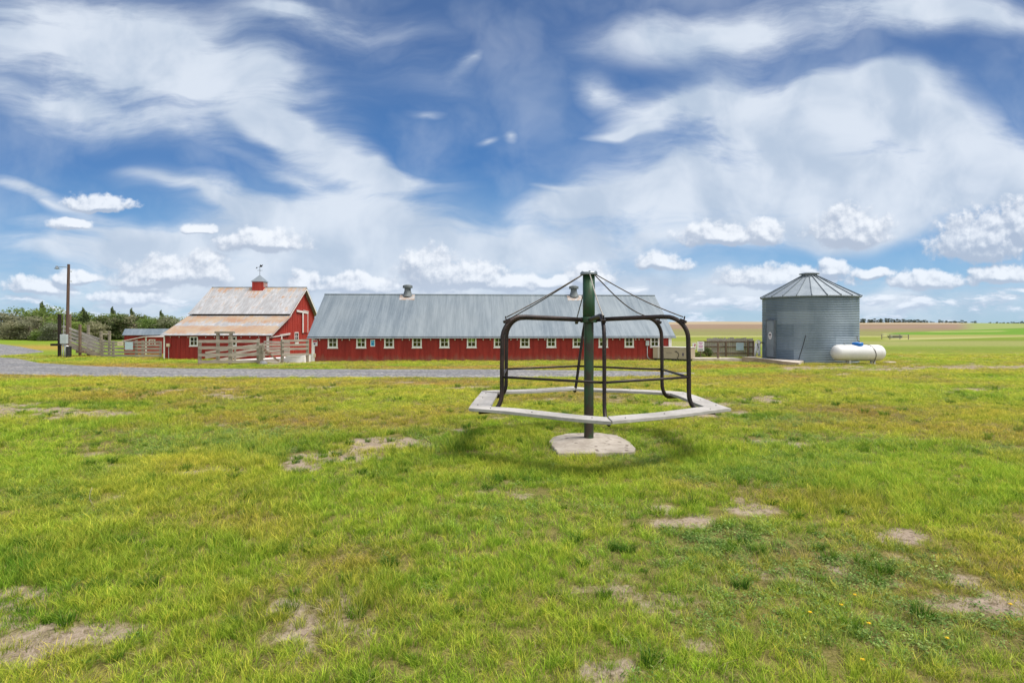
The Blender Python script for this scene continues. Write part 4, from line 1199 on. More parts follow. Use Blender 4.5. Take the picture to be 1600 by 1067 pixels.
q = MB().tube([(xt, -.1, za1), (xt - .45, -.12, za1 + .03), (xt - .75, -.12, za1)], .022, 8); ar_ = obj('lamp_arm', q, M_galv, up_)
q = MB().lathe([(0, .12), (.07, .12), (.09, .0), (.17, -.06), (.17, -.09), (0, -.13)], 14, (xt - .80, -.12, za1 - .02)); obj('yard_lamp', q, M_galv, ar_)
for zz in (zt - .55, zt - 1.3):
    q = MB().lathe([(0, -.06), (.045, -.05), (.03, 0), (.05, .03), (0, .06)], 8, (xt + .2, 0, zz)); q.beam((xt + .1, 0, zz), (xt + .2, 0, zz), .03, .03); obj('insulator', q, M_box, up_)
q = MB().tube([(-.22, -.05, 1.6), (-.20, -.05, 2.0), (-.17 + .0, -.05, 3.4)], .022, 8); obj('riser_conduit', q, M_pvc, up_)
g1 = G(101, 558.2)
mt = thing('electric_meter_cabinet', 'pale grey metal electric cabinet on two thin conduit legs', 'meter box', g1)
z0_, z1_ = D(0, 537, g1.y).z - g1.z, D(0, 522.5, g1.y).z - g1.z
q = MB().box((-.24, -.16, z0_), (.24, .06, z1_)); obj('cabinet', q, M_box, mt, bevel=.02)
for x in (-.13, .02, .12):
    q = MB().tube([(x, -.04, -.1), (x, -.04, z0_)], .032, 8); obj('conduit_leg', q, M_pvc, mt, smooth=True)
g1 = G(107.5, 558.2)
br_ = thing('barrel', 'narrow black barrel with a white patch on top beside the cabinet', 'barrel', g1)
hb = D(0, 541, g1.y).z - g1.z
q = MB().lathe([(0, 0), (.17, 0), (.175, .03), (.17, hb * .33), (.178, hb * .35), (.17, hb * .37), (.17, hb * .66), (.178, hb * .68), (.17, hb * .7), (.17, hb - .02), (.15, hb), (0, hb)], 20); obj('drum', q, M_black, br_)
q = MB().lathe([(0, .07), (.06, .06), (.08, 0), (0, 0)], 12, (-.03, -.1, hb)); obj('white_cap', q, M_signw, br_)

# ------------------------------------------------------------------ beige container and fence at the right
ga = G(1019.5, 562.5); gb = G(1077.5, 564.5)
cdx = (gb - ga); cdx.z = 0; cang = math.atan2(cdx.y, cdx.x); CL = cdx.length
bc = thing('steel_cabinet', 'long beige steel equipment cabinet at the right end of the long barn', 'cabinet', (ga.x, ga.y - .1, ga.z), cang)
CH = D(0, 541.3, ga.y).z - ga.z
q = MB().box((0, 0, .13), (CL, 1.1, CH - .05)); obj('body', q, M_beige, bc, bevel=.02)
q = MB().box((-.03, -.03, CH - .048), (CL + .03, 1.13, CH)); obj('lid', q, M_beigelid, bc, bevel=.01)
q = MB().box((.08, .06, -.05), (CL - .06, 1.04, .128)); obj('skid_base', q, M_black, bc)
q = MB().box((.36, -.02, .14), (.42, -.002, CH - .06)); q.box((.44, -.012, .14), (.455, -.002, CH - .06)); obj('door_edge', q, M_beigelid, bc)
q = MB()
for x in (.95, 1.02, 1.10, 1.17, 1.25): q.box((x, -.006, .50), (x + .05, -.0015, .56))
obj('lettering', q, worn('grey_decal', (.22, .18, .14), (.26, .22, .17), 8.), bc)
q = MB(); q.box((1.52, -.02, .60), (1.66, -.002, .65)); q.tube([(1.63, -.03, .62), (1.78, -.04, .50), (1.80, -.04, .38), (1.70, -.04, .2), (1.76, -.04, .02)], .018, 6); obj('latch_hose', q, M_black, bc)
q = MB().box((2.02, -.01, .34), (2.12, -.002, .54)); q.box((2.06, -.014, .42), (2.09, -.0105, .50)); obj('warning_decal', q, M_ink, bc)
q = MB().box((1.85, -.03, .82), (2.1, -.002, .85)); obj('handle', q, M_beigelid, bc)

# vertical board fence
fa1 = G(1086, 557.0); fb1 = G(1176, 558.0)
fa1 = Vector((fa1.x, 42.8, float(zg(fa1.x, 42.8)))); fb1 = D(1177, 0, 42.2); fb1.z = float(zg(fb1.x, 42.2))
bf = thing('board_fence', 'weathered grey vertical board fence with brown rails between cabinet and bin', 'fence', fa1)
v_ = fb1 - fa1; v_.z = 0; L = v_.length; d_ = v_.normalized(); fang = math.atan2(d_.y, d_.x)
H1 = D(0, 528, 42.5).z - fa1.z
q = MB(); s = 0.0
while s < L - .1:
    w_ = random.uniform(.12, .15); p_ = d_ * s
    hh = H1 * random.uniform(.96, 1.03) - (.35 if s < .55 else 0)
    M_ = Matrix.Translation(p_) @ Matrix.Rotation(fang, 4, 'Z')
    q.box((0, 0, .05), (w_, .025, hh), M_); s += w_ + .015
obj('boards', q, M_woodpale, bf)
for rh in (.30, .78, 1.16):
    q = MB().beam(Vector((0, -.03, rh)), v_ + Vector((0, -.03, rh)), .05, .09); obj('rail', q, M_woodbrown, bf)
for s, hh in ((.02, 1.1), (L * .5, 1.15), (L - .42, 1.25), (L - .03, 1.25)):
    p_ = d_ * s; q = MB().box((p_.x - .05, p_.y - .16, -.3), (p_.x + .05, p_.y - .06, hh)); obj('post', q, M_woodbrown, bf)
g1 = G(1122, 563.5); zt = D(0, 535, g1.y).z - g1.z
pq = obj('timber_post', MB().box((-.06, -.06, -.2), (.06, .06, zt)), M_woodbrown, bevel=.008); pq.location = g1; tag(pq, 'short brown post standing alone before the board fence', 'post')
wall_sign('sign', 'tall white sign with lines of pink writing beside the steel cabinet', 'sign', D(1094.8, 541, 41.2), 0, .50, .68, M_signw,
          [(.2, .84, .8, .92, M_pink), (.3, .68, .7, .76, M_pink), (.2, .50, .82, .58, M_pink), (.22, .34, .78, .44, M_pink), (.15, .10, .85, .20, M_ink)])
wall_sign('sign', 'small white sign with a red stroke partly behind the tall pink one', 'sign', D(1085, 541, 41.6), 0, .30, .48, M_signw,
          [(.45, .35, .62, .85, M_signred), (.62, .7, .85, .82, M_signred)])
for px in (1086, 1094.8):
    pass
sp_ = MB()
wall_sign('sign', 'blank blue grey square board on the vertical board fence', 'sign', D(1156, 541.5, 41.9), 0, .56, .56, M_signb, [(.1, .85, .9, .88, M_box)])
q = MB()
# sign posts (real supports for the two white signs)
for px, yb in ((1094.8, 560),):
    a_ = D(px, 0, 41.26); g_ = float(zg(a_.x, 41.26))
    o_ = obj('sign_post', MB().box((-.03, 0, -.2), (.03, .05, D(0, 537, 41.26).z - g_)), M_woodbrown); o_.location = (a_.x, 41.26, g_); tag(o_, 'thin brown post holding the tall white and pink sign', 'post')
a_ = D(1085, 0, 41.66); g_ = float(zg(a_.x, 41.66))
o_ = obj('sign_post', MB().box((-.03, 0, -.2), (.03, .05, D(0, 537, 41.66).z - g_)), M_woodbrown); o_.location = (a_.x, 41.66, g_); tag(o_, 'thin brown post holding the small red-stroked sign', 'post')
# low concrete walk and timber platform skirting the bin
BD = 38.2; BRAD = 2.89; BXc = 19.95
zbin = float(zg(BXc, BD))
def bin_surf(px, z, off=.03):
    k = (px - 800) / FOC       # ray x = k y ; circle about (BXc,BD)
    A2 = 1 + k * k; B2 = -2 * (k * BXc + BD); C3 = BXc ** 2 + BD ** 2 - (BRAD + off) ** 2
    y = (-B2 - math.sqrt(max(0, B2 * B2 - 4 * A2 * C3))) / (2 * A2); return Vector((k * y, y, zbin + z))
w0 = G(1080, 564.0); w1 = G(1160, 564.5)
q = MB().prism([(w0.x, w0.y + .1, -.9), (w1.x, w1.y + .1, -.9), (w1.x, w1.y + 1.6, -.9), (w0.x, w0.y + 1.4, -.9)], (0, 0, .9 + zbin + .17))
pw_ = obj('path', q, M_conc); pw_['kind'] = 'structure'; pw_['label'] = 'pale concrete walk leading to the grain bin'
tp = thing('timber_platform', 'low weathered timber platform wrapping the front left of the grain bin', 'platform', (BXc, BD, zbin))
pts_o = [G(1159, 565.5), G(1178, 566.3), G(1200, 568.3), G(1222, 570.0), G(1247, 571.0)]
loc_o = [Vector((p.x - BXc, p.y - BD, 0)) for p in pts_o]
def on_bin(v): n = v.copy(); n.z = 0; return n.normalized() * (BRAD + .02)
loc_i = []
for v in loc_o:
    i_ = on_bin(v)
    if v.x < -BRAD + .9: i_ = Vector((max(v.x, -BRAD - .8), -.3, 0)) if v.x < -BRAD - .3 else i_
    loc_i.append(i_)
zt0 = [.31, .31, .27, .22, .16]
q = MB()
for k in range(len(loc_o) - 1):
    a, b, c_, d_2 = loc_o[k], loc_o[k + 1], loc_i[k + 1], loc_i[k]
    q.add([a + Vector((0, 0, zt0[k])), b + Vector((0, 0, zt0[k + 1])), c_ + Vector((0, 0, zt0[k + 1])), d_2 + Vector((0, 0, zt0[k])),
           a, b, c_, d_2], [(0, 1, 2, 3), (7, 6, 5, 4), (3, 2, 6, 7)] + ([(0, 3, 7, 4)] if k == 0 else []) + ([(1, 5, 6, 2)] if k == len(loc_o) - 2 else []))
obj('deck', q, M_conc, tp)
q = MB()
for k in range(len(loc_o) - 1):
    a, b = loc_o[k], loc_o[k + 1]; n = Vector((0, -.03, 0))
    q.prism([a + n + Vector((0, 0, -.02 if k != 2 else .05)), b + n + Vector((0, 0, -.02)), b + n + Vector((0, 0, zt0[k + 1] + .01)), a + n + Vector((0, 0, zt0[k] + .01))], (0, -.05, 0))
obj('edge_timber', q, worn('bleached_timber', (.30, .22, .16), (.46, .36, .27), 3., (.6, 1, 5), .85, speck=((.12, .09, .06), .64)), tp)

# ------------------------------------------------------------------ grain bin
gbn = thing('grain_bin', 'round corrugated galvanised grain bin with conical roof', 'grain bin', (BXc, BD, zbin))
BH = 4.22
nseg = 112; per = 8; pitch = .1067; nrow = int(BH / pitch * per)
me = bpy.data.meshes.new('corrugated_wall')
aa = np.linspace(0, 2 * np.pi, nseg, endpoint=False); zz = np.linspace(.0, BH, nrow + 1)
ZZ, AA = np.meshgrid(zz, aa, indexing='ij')
RR = BRAD + .016 * np.sin(ZZ / pitch * 2 * np.pi)
co = np.stack([RR * np.cos(AA), RR * np.sin(AA), ZZ], -1).reshape(-1, 3)
fs = []
ids = np.arange((nrow + 1) * nseg).reshape(nrow + 1, nseg)
A_ = ids[:-1]; B_ = np.roll(ids, -1, 1)[:-1]; C2 = np.roll(ids, -1, 1)[1:]; D_ = ids[1:]
fs = np.stack([A_, B_, C2, D_], -1).reshape(-1, 4)
me.from_pydata(co.tolist(), [], fs.tolist())
ring_i = (np.repeat(np.arange(nrow), nseg) / nrow * 5.2).astype(int)
sec_i = (((np.tile(np.arange(nseg), nrow) / nseg) * 8 + (ring_i % 2) * .5)).astype(int)
rr = np.random.RandomState(12).rand(8, 10)
sheet = rr[ring_i % 8, sec_i % 10]
# the newer, brighter repair sheet low on the right front
ang_face = np.tile(aa, nrow); zf = np.repeat(zz[:-1], nseg)
at_ = me.attributes.new('sheet', 'FLOAT', 'FACE'); 
newer = (ang_face > math.radians(270)) & (ang_face < math.radians(318)) & (zf > .85) & (zf < 1.65)
sheet = np.where(newer, 1.15, sheet * .8)
at_.data.foreach_set('value', sheet.astype(np.float32))
me.materials.append(M_bin); me.shade_smooth(); me.update()
o = bpy.data.objects.new('corrugated_wall', me); col.objects.link(o); o.parent = gbn
nrf = 22
RT = D(0, 431.5, BD).z - zbin; RB_ = BH + .02
vs = []; fs = []
for i, (rr_, z_) in enumerate([(BRAD + .13, RB_ - .06), (BRAD + .13, RB_), (BRAD * .5, RB_ + (RT - RB_) * .61), (.46, RT)]):
    for k in range(nrf):
        t = 2 * math.pi * k / nrf; vs.append((rr_ * math.cos(t), rr_ * math.sin(t), z_))
for i in range(3):
    for k in range(nrf): fs.append((i * nrf + k, i * nrf + (k + 1) % nrf, (i + 1) * nrf + (k + 1) % nrf, (i + 1) * nrf + k))
fs.append(tuple(3 * nrf + k for k in range(nrf)))
rfb = obj('cone_roof', MB().add(vs, fs), M_binroof, gbn)
for k in range(nrf):
    t = 2 * math.pi * k / nrf
    a = Vector(((BRAD + .14) * math.cos(t), (BRAD + .14) * math.sin(t), RB_ + .02)); b_ = Vector((BRAD * .5 * math.cos(t), BRAD * .5 * math.sin(t), RB_ + (RT - RB_) * .61 + .02)); c_ = Vector((.5 * math.cos(t), .5 * math.sin(t), RT + .01))
    q = MB().beam(a, b_, .035, .06); q.beam(b_, c_, .035, .06); q.lathe([(0, .06), (.03, .05), (.035, -.02)], 6, a + Vector((0, 0, 0)))
    obj('roof_rib', q, worn('dark_rib_metal', (.14, .165, .185), (.21, .24, .26), 3., metal=.5) if k == 0 else bpy.data.materials['dark_rib_metal'], rfb)
q = MB().lathe([(.50, RT - .02), (.46, RT + .12), (.62, RT + .12), (.62, RT + .16), (.30, RT + .24), (0, RT + .25)], 24); obj('roof_cap', q, M_galv, gbn)
q = MB().lathe([(BRAD + .02, BH - .02), (BRAD + .05, BH - .02), (BRAD + .05, BH + .02)], 64); obj('eave_ring', q, M_galv, gbn)
# door on the left front
dq = bin_surf(1205.5, 0, 0) - Vector((BXc, BD, 0))
th_ = math.atan2(dq.y, dq.x)
nd = Vector((math.cos(th_), math.sin(th_), 0)); td = Vector((-math.sin(th_), math.cos(th_), 0))
M_ = Matrix(((td.x, -nd.x, 0, nd.x * BRAD), (td.y, -nd.y, 0, nd.y * BRAD), (0, 0, 1, 0), (0, 0, 0, 1)))
dr_o = obj('door', MB().box((-.37, -.10, .28), (.37, .06, 2.68), M_), worn('flat_door_metal', (.21, .27, .315), (.29, .355, .40), 1.5, metal=.35, rough=.5), gbn, bevel=.01)
q = MB(); q.box((.371, -.13, .26), (.42, .06, 2.72), M_); q.box((-.42, -.13, .26), (-.371, .06, 2.72), M_); q.box((-.371, -.13, 2.681), (.371, .06, 2.73), M_); obj('door_frame', q, bpy.data.materials['dark_rib_metal'], dr_o)
def disc(q, cx, cz, rx, rz, y0, y1, a0=0, a1=2 * math.pi, n=24):
    ps = [M_ @ Vector((cx + rx * math.cos(a0 + (a1 - a0) * k / (n if a1 - a0 > 6.2 else n - 1)), y0, cz + rz * math.sin(a0 + (a1 - a0) * k / (n if a1 - a0 > 6.2 else n - 1)))) for k in range(n)]
    q.prism(ps, nd * (y0 - y1))
zd = D(0, 525, 36.0).z - zbin
lg = MB(); disc(lg, 0, zd, .17, .24, -.103, -.112); lgo = obj('round_sign', lg, M_signw, dr_o)
q = MB(); disc(q, 0, zd + .015, .125, .115, -.1125, -.116, .0, math.pi); q.box((-.12, -.116, zd - .075), (.12, -.1125, zd - .045), M_); q.box((-.05, -.116, zd - .135), (.05, -.1125, zd - .115), M_); obj('sign_emblem', q, M_ink, lgo)
q = MB(); disc(q, 0, zd + .03, .07, .05, -.1165, -.118, .0, math.pi); obj('sign_emblem', q, M_black, lgo)
# small junction box on the right rim
th2 = math.radians(-2); c_ = Vector((math.cos(th2) * (BRAD + .04), math.sin(th2) * (BRAD + .04) - .1, 2.35))
q = MB().box(c_ - Vector((.06, .12, .18)), c_ + Vector((.07, .12, .18))); obj('junction_box', q, M_black, gbn)
# hanging cord against the bin front
zf0 = D(0, 525, 35.9).z - zbin
def bin_surf(px, z, off=.03):
    k = (px - 800) / FOC       # ray x = k y ; circle about (BXc,BD)
    A2 = 1 + k * k; B2 = -2 * (k * BXc + BD); C3 = BXc ** 2 + BD ** 2 - (BRAD + off) ** 2
    y = (-B2 - math.sqrt(B2 * B2 - 4 * A2 * C3)) / (2 * A2); return Vector((k * y, y, zbin + z))
cps = [bin_surf(1259, 1.75), bin_surf(1257, 1.45), bin_surf(1254, 1.0), bin_surf(1250, .5), bin_surf(1247.5, .12)]
co_ = obj('power_cord', MB().tube(cps, .016, 6), M_black, smooth=True); tag(co_, 'black cord hanging down the front of the grain bin', 'cord')

# ------------------------------------------------------------------ propane tank
tx0, tx1 = 1299.5, 1381.5; td_ = 34.6
tc0 = D((tx0 + tx1) / 2, 551.2, td_); TL = (tx1 - tx0) / FOC * td_; TR = 25.2 / 2 / FOC * td_
zt_ = float(zg(tc0.x, td_))
pt = thing('propane_tank', 'white horizontal propane tank with bright blue lid in front of the bin', 'propane tank', (tc0.x, td_, zt_))
hz_ = tc0.z - zt_
prof = []
capL = TR * .82
for k in range(11):
    t = math.pi / 2 * k / 10; prof.append((-TL / 2 + capL * (1 - math.sin(math.pi / 2 - t + 0) if False else 1 - math.cos(t)), TR * math.sin(t)))
prof = [(-TL / 2 + capL * (1 - math.cos(math.pi / 2 * k / 10)), TR * math.sin(math.pi / 2 * k / 10)) for k in range(11)]
prof += [(-x, r_) for x, r_ in prof[::-1]]
vs = []; fs = []; n = 40
for (x, r_) in prof:
    r_ = max(r_, .002)
    for k in range(n): t = 2 * math.pi * k / n; vs.append((x, r_ * math.cos(t), hz_ + r_ * math.sin(t)))
for i in range(len(prof) - 1):
    for k in range(n): fs.append((i * n + k, i * n + (k + 1) % n, (i + 1) * n + (k + 1) % n, (i + 1) * n + k))
obj('shell', MB().add(vs, fs), M_tank, pt, smooth=True)
lx = (1340 - (tx0 + tx1) / 2) / FOC * td_
q = MB().lathe([(.30, -.12), (.30, .10), (.27, .135), (.10, .155), (0, .16)], 28, (lx, 0, hz_ + TR - .0)); obj('blue_lid', q, M_blue, pt)
vx = (1319 - (tx0 + tx1) / 2) / FOC * td_
q = MB().lathe([(.13, -.05), (.11, .03), (.04, .04), (.04, .10), (0, .11)], 14, (vx, 0, hz_ + TR)); q.beam((vx - .25, 0, hz_ + TR + .01), (vx + .15, 0, hz_ + TR + .015), .06, .03); obj('valve', q, M_galv, pt)
for px in (1325.5, 1363.5):
    x = (px - (tx0 + tx1) / 2) / FOC * td_
    for y in (-.14, .14):
        q = MB().box((x - .05, y - .05, .03), (x + .05, y + .05, hz_ - TR * .72)); q.box((x - .13, y - .10, -.06), (x + .13, y + .10, .03)); obj('foot', q, M_tank, pt)
# line from the bin junction box over the tank
xs_ = (1357 - (tx0 + tx1) / 2) / FOC * td_
jb = Vector((BXc, BD, zbin)) + c_ - Vector((tc0.x, td_, zt_)) + Vector((.05, -.1, -.15))
pts = [jb, Vector((xs_ - .35, .5, hz_ + TR + .22)), Vector((xs_ - .16, .2, hz_ + TR * 1.02))]
for k in range(9):
    t = math.radians(80 - k * 20); pts.append(Vector((xs_ - .1 + .28 * math.sin(math.pi * min(k, 6) / 12), -(TR + .012) * math.cos(t) if t < math.pi / 2 else 0, hz_ + (TR + .012) * math.sin(t))))
pts = pts[:10] + [Vector((xs_ + .18, -.16, .02))]
q = MB().tube([p + Vector((tc0.x, td_, zt_)) for p in pts], .02, 6)
tag(obj('gas_hose', q, M_cable, smooth=True), 'dark hose running from the bin over the white tank', 'hose')
# cinder block beside tank
g1 = G(1390, 566.5); q = MB().box((-.35, -.2, -.03), (.35, .2, .06)); o = obj('stone_slab', q, M_conc, bevel=.01); o.location = g1; o.rotation_euler.z = .4; tag(o, 'flat pale stone slab in the grass behind the tank end', 'stone')

# ------------------------------------------------------------------ white hand pump
g1 = Vector((D(1186, 0, 38.6).x, 38.6, zbin + .30))
hp = thing('water_pump', 'white painted hand water pump between the board fence and the grain bin', 'water pump', g1)
hgt = D(0, 532, 38.6).z - g1.z
q = MB().lathe([(0, 0), (.14, 0), (.14, .04), (.085, .07), (.085, hgt - .25), (.105, hgt - .22), (.105, hgt - .08), (.07, hgt - .02), (0, hgt)], 18); obj('pump_body', q, M_gpump, hp, smooth=False)
q = MB().tube([(.06, -.03, hgt - .14), (.22, -.04, hgt - .13), (.26, -.04, hgt - .2)], .045, 10); obj('spout', q, M_black, hp, smooth=True)
q = MB().tube([(.05, -.02, hgt - .02), (-.10, -.03, hgt + .02), (-.22, -.03, hgt - .08), (-.27, -.05, hgt - .24)], .035, 8); obj('pump_handle', q, M_gpump, hp, smooth=True)
q = MB().tube([(-.12, -.05, hgt - .22), (-.10, -.05, hgt - .42), (-.02, -.05, hgt - .52)], .028, 8); obj('linkage', q, M_black, hp, smooth=True)
q = MB(); q.tube([(-.30, -.08, .0), (-.27, -.08, .35), (-.22, -.08, .62), (-.24, -.08, .86)], [.075, .085, .105, .06], 12); q.tube([(-.05, -.1, .02), (-.09, -.1, .2), (-.18, -.1, .36)], [.05, .06, .07], 10)
obj('draped_cover', q, M_gpump, hp, smooth=True)

# ------------------------------------------------------------------ rail rack in the far field
g1 = G(1405, 530.5)
fr_ = thing('bale_rack', 'low dark rail rack standing alone in the far green field', 'feeder', g1)
pxm = g1.y / FOC
hw = 14.5 * pxm; hh = 8 * pxm; dp = 2.2
for x in (-hw, hw):
    for y in (0, dp): obj('post', MB().box((x - .05, y - .05, -.1), (x + .05, y + .05, hh)), M_wood, fr_)
for z in (hh - .05, hh * .45):
    for y in (0, dp): obj('rail', MB().beam((-hw, y, z), (hw, y, z), .05, .08), M_galv if z > hh * .5 else M_wood, fr_)
obj('trough', MB().prism([(-hw * .6, .5, .25), (hw * .5, .5, .25), (hw * .6, .5, .62), (-hw * .7, .5, .62)], (0, 1.0, 0)), M_galv, fr_)
obj('trough_lining', MB().prism([(-hw * .5, .45, hh * .5), (hw * .45, .45, hh * .5), (hw * .45, .45, hh * .68), (-hw * .5, .45, hh * .68)], (0, .05, 0)), M_black, fr_)

# ------------------------------------------------------------------ trees
def crown_mesh(name, m, seed, w, h, z0, n, leaf, kind):
    rs = np.random.RandomState(seed)
    cl = []
    k = 13 if kind != 'cone' else 10
    for i in range(k):
        if kind == 'cone':
            t = i / (k - 1.0); r_ = w * .5 * (1.02 - t * .85); a = rs.rand() * 6.28
            cl.append((math.cos(a) * r_ * .3, math.sin(a) * r_ * .3, z0 + (h - z0) * (t * .88 + .05), r_ * .85, (h - z0) * .15))
        else:
            a = rs.rand() * 6.28; rr_ = w * .5 * rs.rand() ** .6 * .72; t = rs.rand() ** 1.25
            s_ = 1 - .55 * abs(t - .45)
            cl.append((math.cos(a) * rr_ * s_, math.sin(a) * rr_ * s_, z0 + (h - z0) * (.12 + .76 * t), w * rs.uniform(.17, .28), (h - z0) * rs.uniform(.12, .2)))
    cl = np.array(cl)
    which = rs.randint(0, len(cl), n)
    d = rs.normal(size=(n, 3)); d /= np.linalg.norm(d, axis=1)[:, None]
    rad = rs.rand(n) ** .45 * (1 + .25 * (rs.rand(n) < .12))
    c = cl[which]
    p = c[:, :3] + d * rad[:, None] * np.stack([c[:, 3], c[:, 3], c[:, 4]], 1)
    nrm = d + rs.normal(size=(n, 3)) * .8 + np.array([0, 0, .4]); nrm /= np.linalg.norm(nrm, axis=1)[:, None]
    t1 = np.cross(nrm, rs.normal(size=(n, 3))); t1 /= np.linalg.norm(t1, axis=1)[:, None]; t2 = np.cross(nrm, t1)
    s_ = leaf * rs.uniform(.6, 1.3, n)[:, None]
    V = np.stack([p - t1 * s_ * .8, p - t2 * s_ * .45, p + t1 * s_ * .8, p + t2 * s_ * .45], 1).reshape(-1, 3)
    me = bpy.data.meshes.new(name)
    me.from_pydata(V.tolist(), [], np.arange(n * 4).reshape(-1, 4).tolist())
    me.materials.append(m)
    return me
def trunk_mb(h, w, seed):
    rs = random.Random(seed)
    q = MB().tube([(0, 0, -.3), (.04, .02, h * .35), (-.05, .03, h * .7)], [h * .035, h * .026, h * .012], 8)
    for k in range(5):
        a = rs.random() * 6.28; z = h * (.25 + .09 * k); L = w * .36
        q.tube([(0, 0, z), (math.cos(a) * L * .5, math.sin(a) * L * .5, z + h * .09), (math.cos(a) * L, math.sin(a) * L, z + h * .2)], [h * .016, h * .011, h * .004], 6)
    return q
tree_types = []
def make_tree(nm, m, seed, w, h, z0, n, leaf, kind):
    t = bpy.data.objects.new(nm, None)
    me = crown_mesh('crown', m, seed, w, h, z0, n, leaf, kind)
    tm = trunk_mb(h, w, seed)
    mt_ = bpy.data.meshes.new('trunk'); mt_.from_pydata(tm.v, [], tm.f); mt_.materials.append(M_bark)
    return (nm, me, mt_, h)
def place_tree(spec, loc, s, rz, label, group, sx=1.0):
    nm, mc, mt_, h = spec
    t = thing(nm, label, 'tree', loc, rz, group); t.scale = (s * sx, s * sx, s)
    for n_, m_ in (('crown', mc), ('trunk', mt_)):
        o = bpy.data.objects.new(n_, m_); col.objects.link(o); o.parent = t
    return t
T_round = [make_tree('leafy_tree', M_leafgreen, 21 + i, 4.6, 5.0, .1, 2900, .17, 'round') for i in range(2)]
T_grey = [make_tree('grey_olive_tree', M_leafgrey, 31 + i, 4.8, 4.6, .1, 2400, .16, 'round') for i in range(2)]
T_cedar = [make_tree('cedar_tree', M_leafdark, 41 + i, 3.4, 5.0, .2, 2600, .16, 'cone' if i == 0 else 'round') for i in range(3)]
# px of centre, top row, kind, depth
row = [(129,484,'p',103),(176,483,'p',105),(206,485,'p',104),(252,488,'p',105),(66,475,'p',104),(-15,498,'e',94),(17,500,'e',93),(33,502,'e',94),(46,499,'e',94),(70,500,'g',94),(84,503,'e',93),(99,500,'g',95),(128,501,'g',94),(150,500,'e',95),(-60,482,'g',100),(-30,486,'e',98),(2,484,'e',101),(24,487,'e',98),(40,480,'g',103),(58,492,'e',97),(74,477,'g',101),(90,484,'g',98),(103,489,'c',102),(119,487,'g',100),(133,489,'c',97),(147,486,'g',102),(160,489,'c',99),
       (172,488,'g',102),(185,487,'c',98),(198,489,'g',103),(210,490,'e',99),(222,488,'c',104),(234,494,'g',98),(245,491,'g',103),(257,493,'e',99),(268,491,'c',103),(279,495,'g',100),(292,497,'c',102),(305,500,'g',101),
       (10,493,'c',108),(50,490,'c',110),(86,490,'c',110),(112,492,'g',110),(140,493,'c',110),(166,493,'g',112),(192,494,'c',111),(216,495,'g',111),(240,495,'c',112),(262,496,'g',112),(286,499,'g',112)]
seen = {}
names_ = {'p': ([T_cedar[0]], ''), 'g': (T_round, 'leafy green tree in the wood behind the cattle chute'), 'e': (T_grey, 'grey olive tree in the wood left of the barns'), 'c': (T_cedar, 'dark cedar tree in the wood left of the barns')}
for i, (px, yt, kd, d) in enumerate(row):
    d = d - 2
    x = (px - 800) / FOC * d; z = float(zg(x, d)); top = CAM_H + (HOR - yt) / FOC * d
    lst, lab = names_[kd]; sp = lst[i % len(lst)]
    special = {999: 'grey olive tree at the far left of the wood, in its front row', 6: 'tallest leafy tree of the wood, left of the utility pole', 24: 'last leafy tree of the wood, just left of the old barn roof'}.get(i)
    tn = {'g': 'leafy green', 'e': 'grey olive', 'c': 'dark cedar', 'p': 'pointed cedar'}[kd]
    rowt = 'low front' if d < 94 else 'front' if d < 99 else ('middle' if d < 104 else 'back')
    where = ('left of the sapling' if px < 50 else 'left of the utility pole' if px < 104 else 'above the cattle chute' if px < 172 else 'behind the metal shed' if px < 250 else 'beside the barn roof')
    key = (tn, rowt, where); seen[key] = seen.get(key, 0) + 1
    ordn = ['', ', second from left', ', third from left', ', fourth from left', ', fifth from left', ', sixth from left', ', seventh from left'][seen[key] - 1]
    place_tree(sp, (x, d, z - .1), (top - z + .1) / sp[3] * 1.0, random.random() * 6.28, special or '%s tree, %s row, %s%s' % (tn, rowt, where, ordn), 'trees of the wood on the left', .9 if kd == 'p' else 1.5)
# sapling with white guard
g1 = G(55.5, 531.5)
sp = make_tree('sapling', M_leafgreen, 77, 1.7, 2.1, .55, 420, .12, 'round')
t = place_tree(sp, g1, 1.0, 0, 'pale young sapling with a white trunk guard before the wood', None)
obj('trunk_guard', MB().lathe([(.09, 0), (.09, .62), (.07, .62)], 10), M_signw, t)

# distant belt of conifers on the ridge
far_specs = [crown_mesh('far_crown', M_leaffar, 60 + i, 7, 7, .1, 700, .42, 'round') for i in range(3)]
belts = []
rs = random.Random(5)
def ridge_y(px): return float(np.interp(px, [1160, 1190, 1345, 1400, 1440, 1470, 1515, 1560, 1600, 1660], [505, 505, 506, 505.5, 507, 508, 511, 511.5, 511.5, 511.5]))
far_list = [(px + rs.uniform(-2, 2), rs.uniform(4.5, 7.0)) for px in np.arange(1345, 1419, 2.5)] + [(px, rs.uniform(4, 6)) for px in np.arange(1421, 1449, 2.7)] + [(1454, 3.5), (1458.5, 3.2)] + \
    [(px + rs.uniform(-1, 1), rs.uniform(4.5, 7)) for px in np.arange(1468, 1512, 2.6)] + [(1519, 5.5), (1523, 6.5), (1534, 3.5), (1547, 5), (1553.5, 5), (1558, 6), (1563, 5), (1568, 6), (1575, 5)] + [(px, rs.uniform(5, 7)) for px in np.arange(1581, 1640, 3.8)]
iso = {1534: 'tiny lone tree on the far horizon at the right', 1547: 'small lone round tree on the far right horizon, left of a clump'}
tops_far = lambda px: float(np.interp(px, [1345, 1380, 1400, 1440, 1470, 1490, 1512, 1523, 1550, 1600], [502.5, 502, 501.3, 504.3, 505.5, 506, 509, 509, 510.5, 510]))
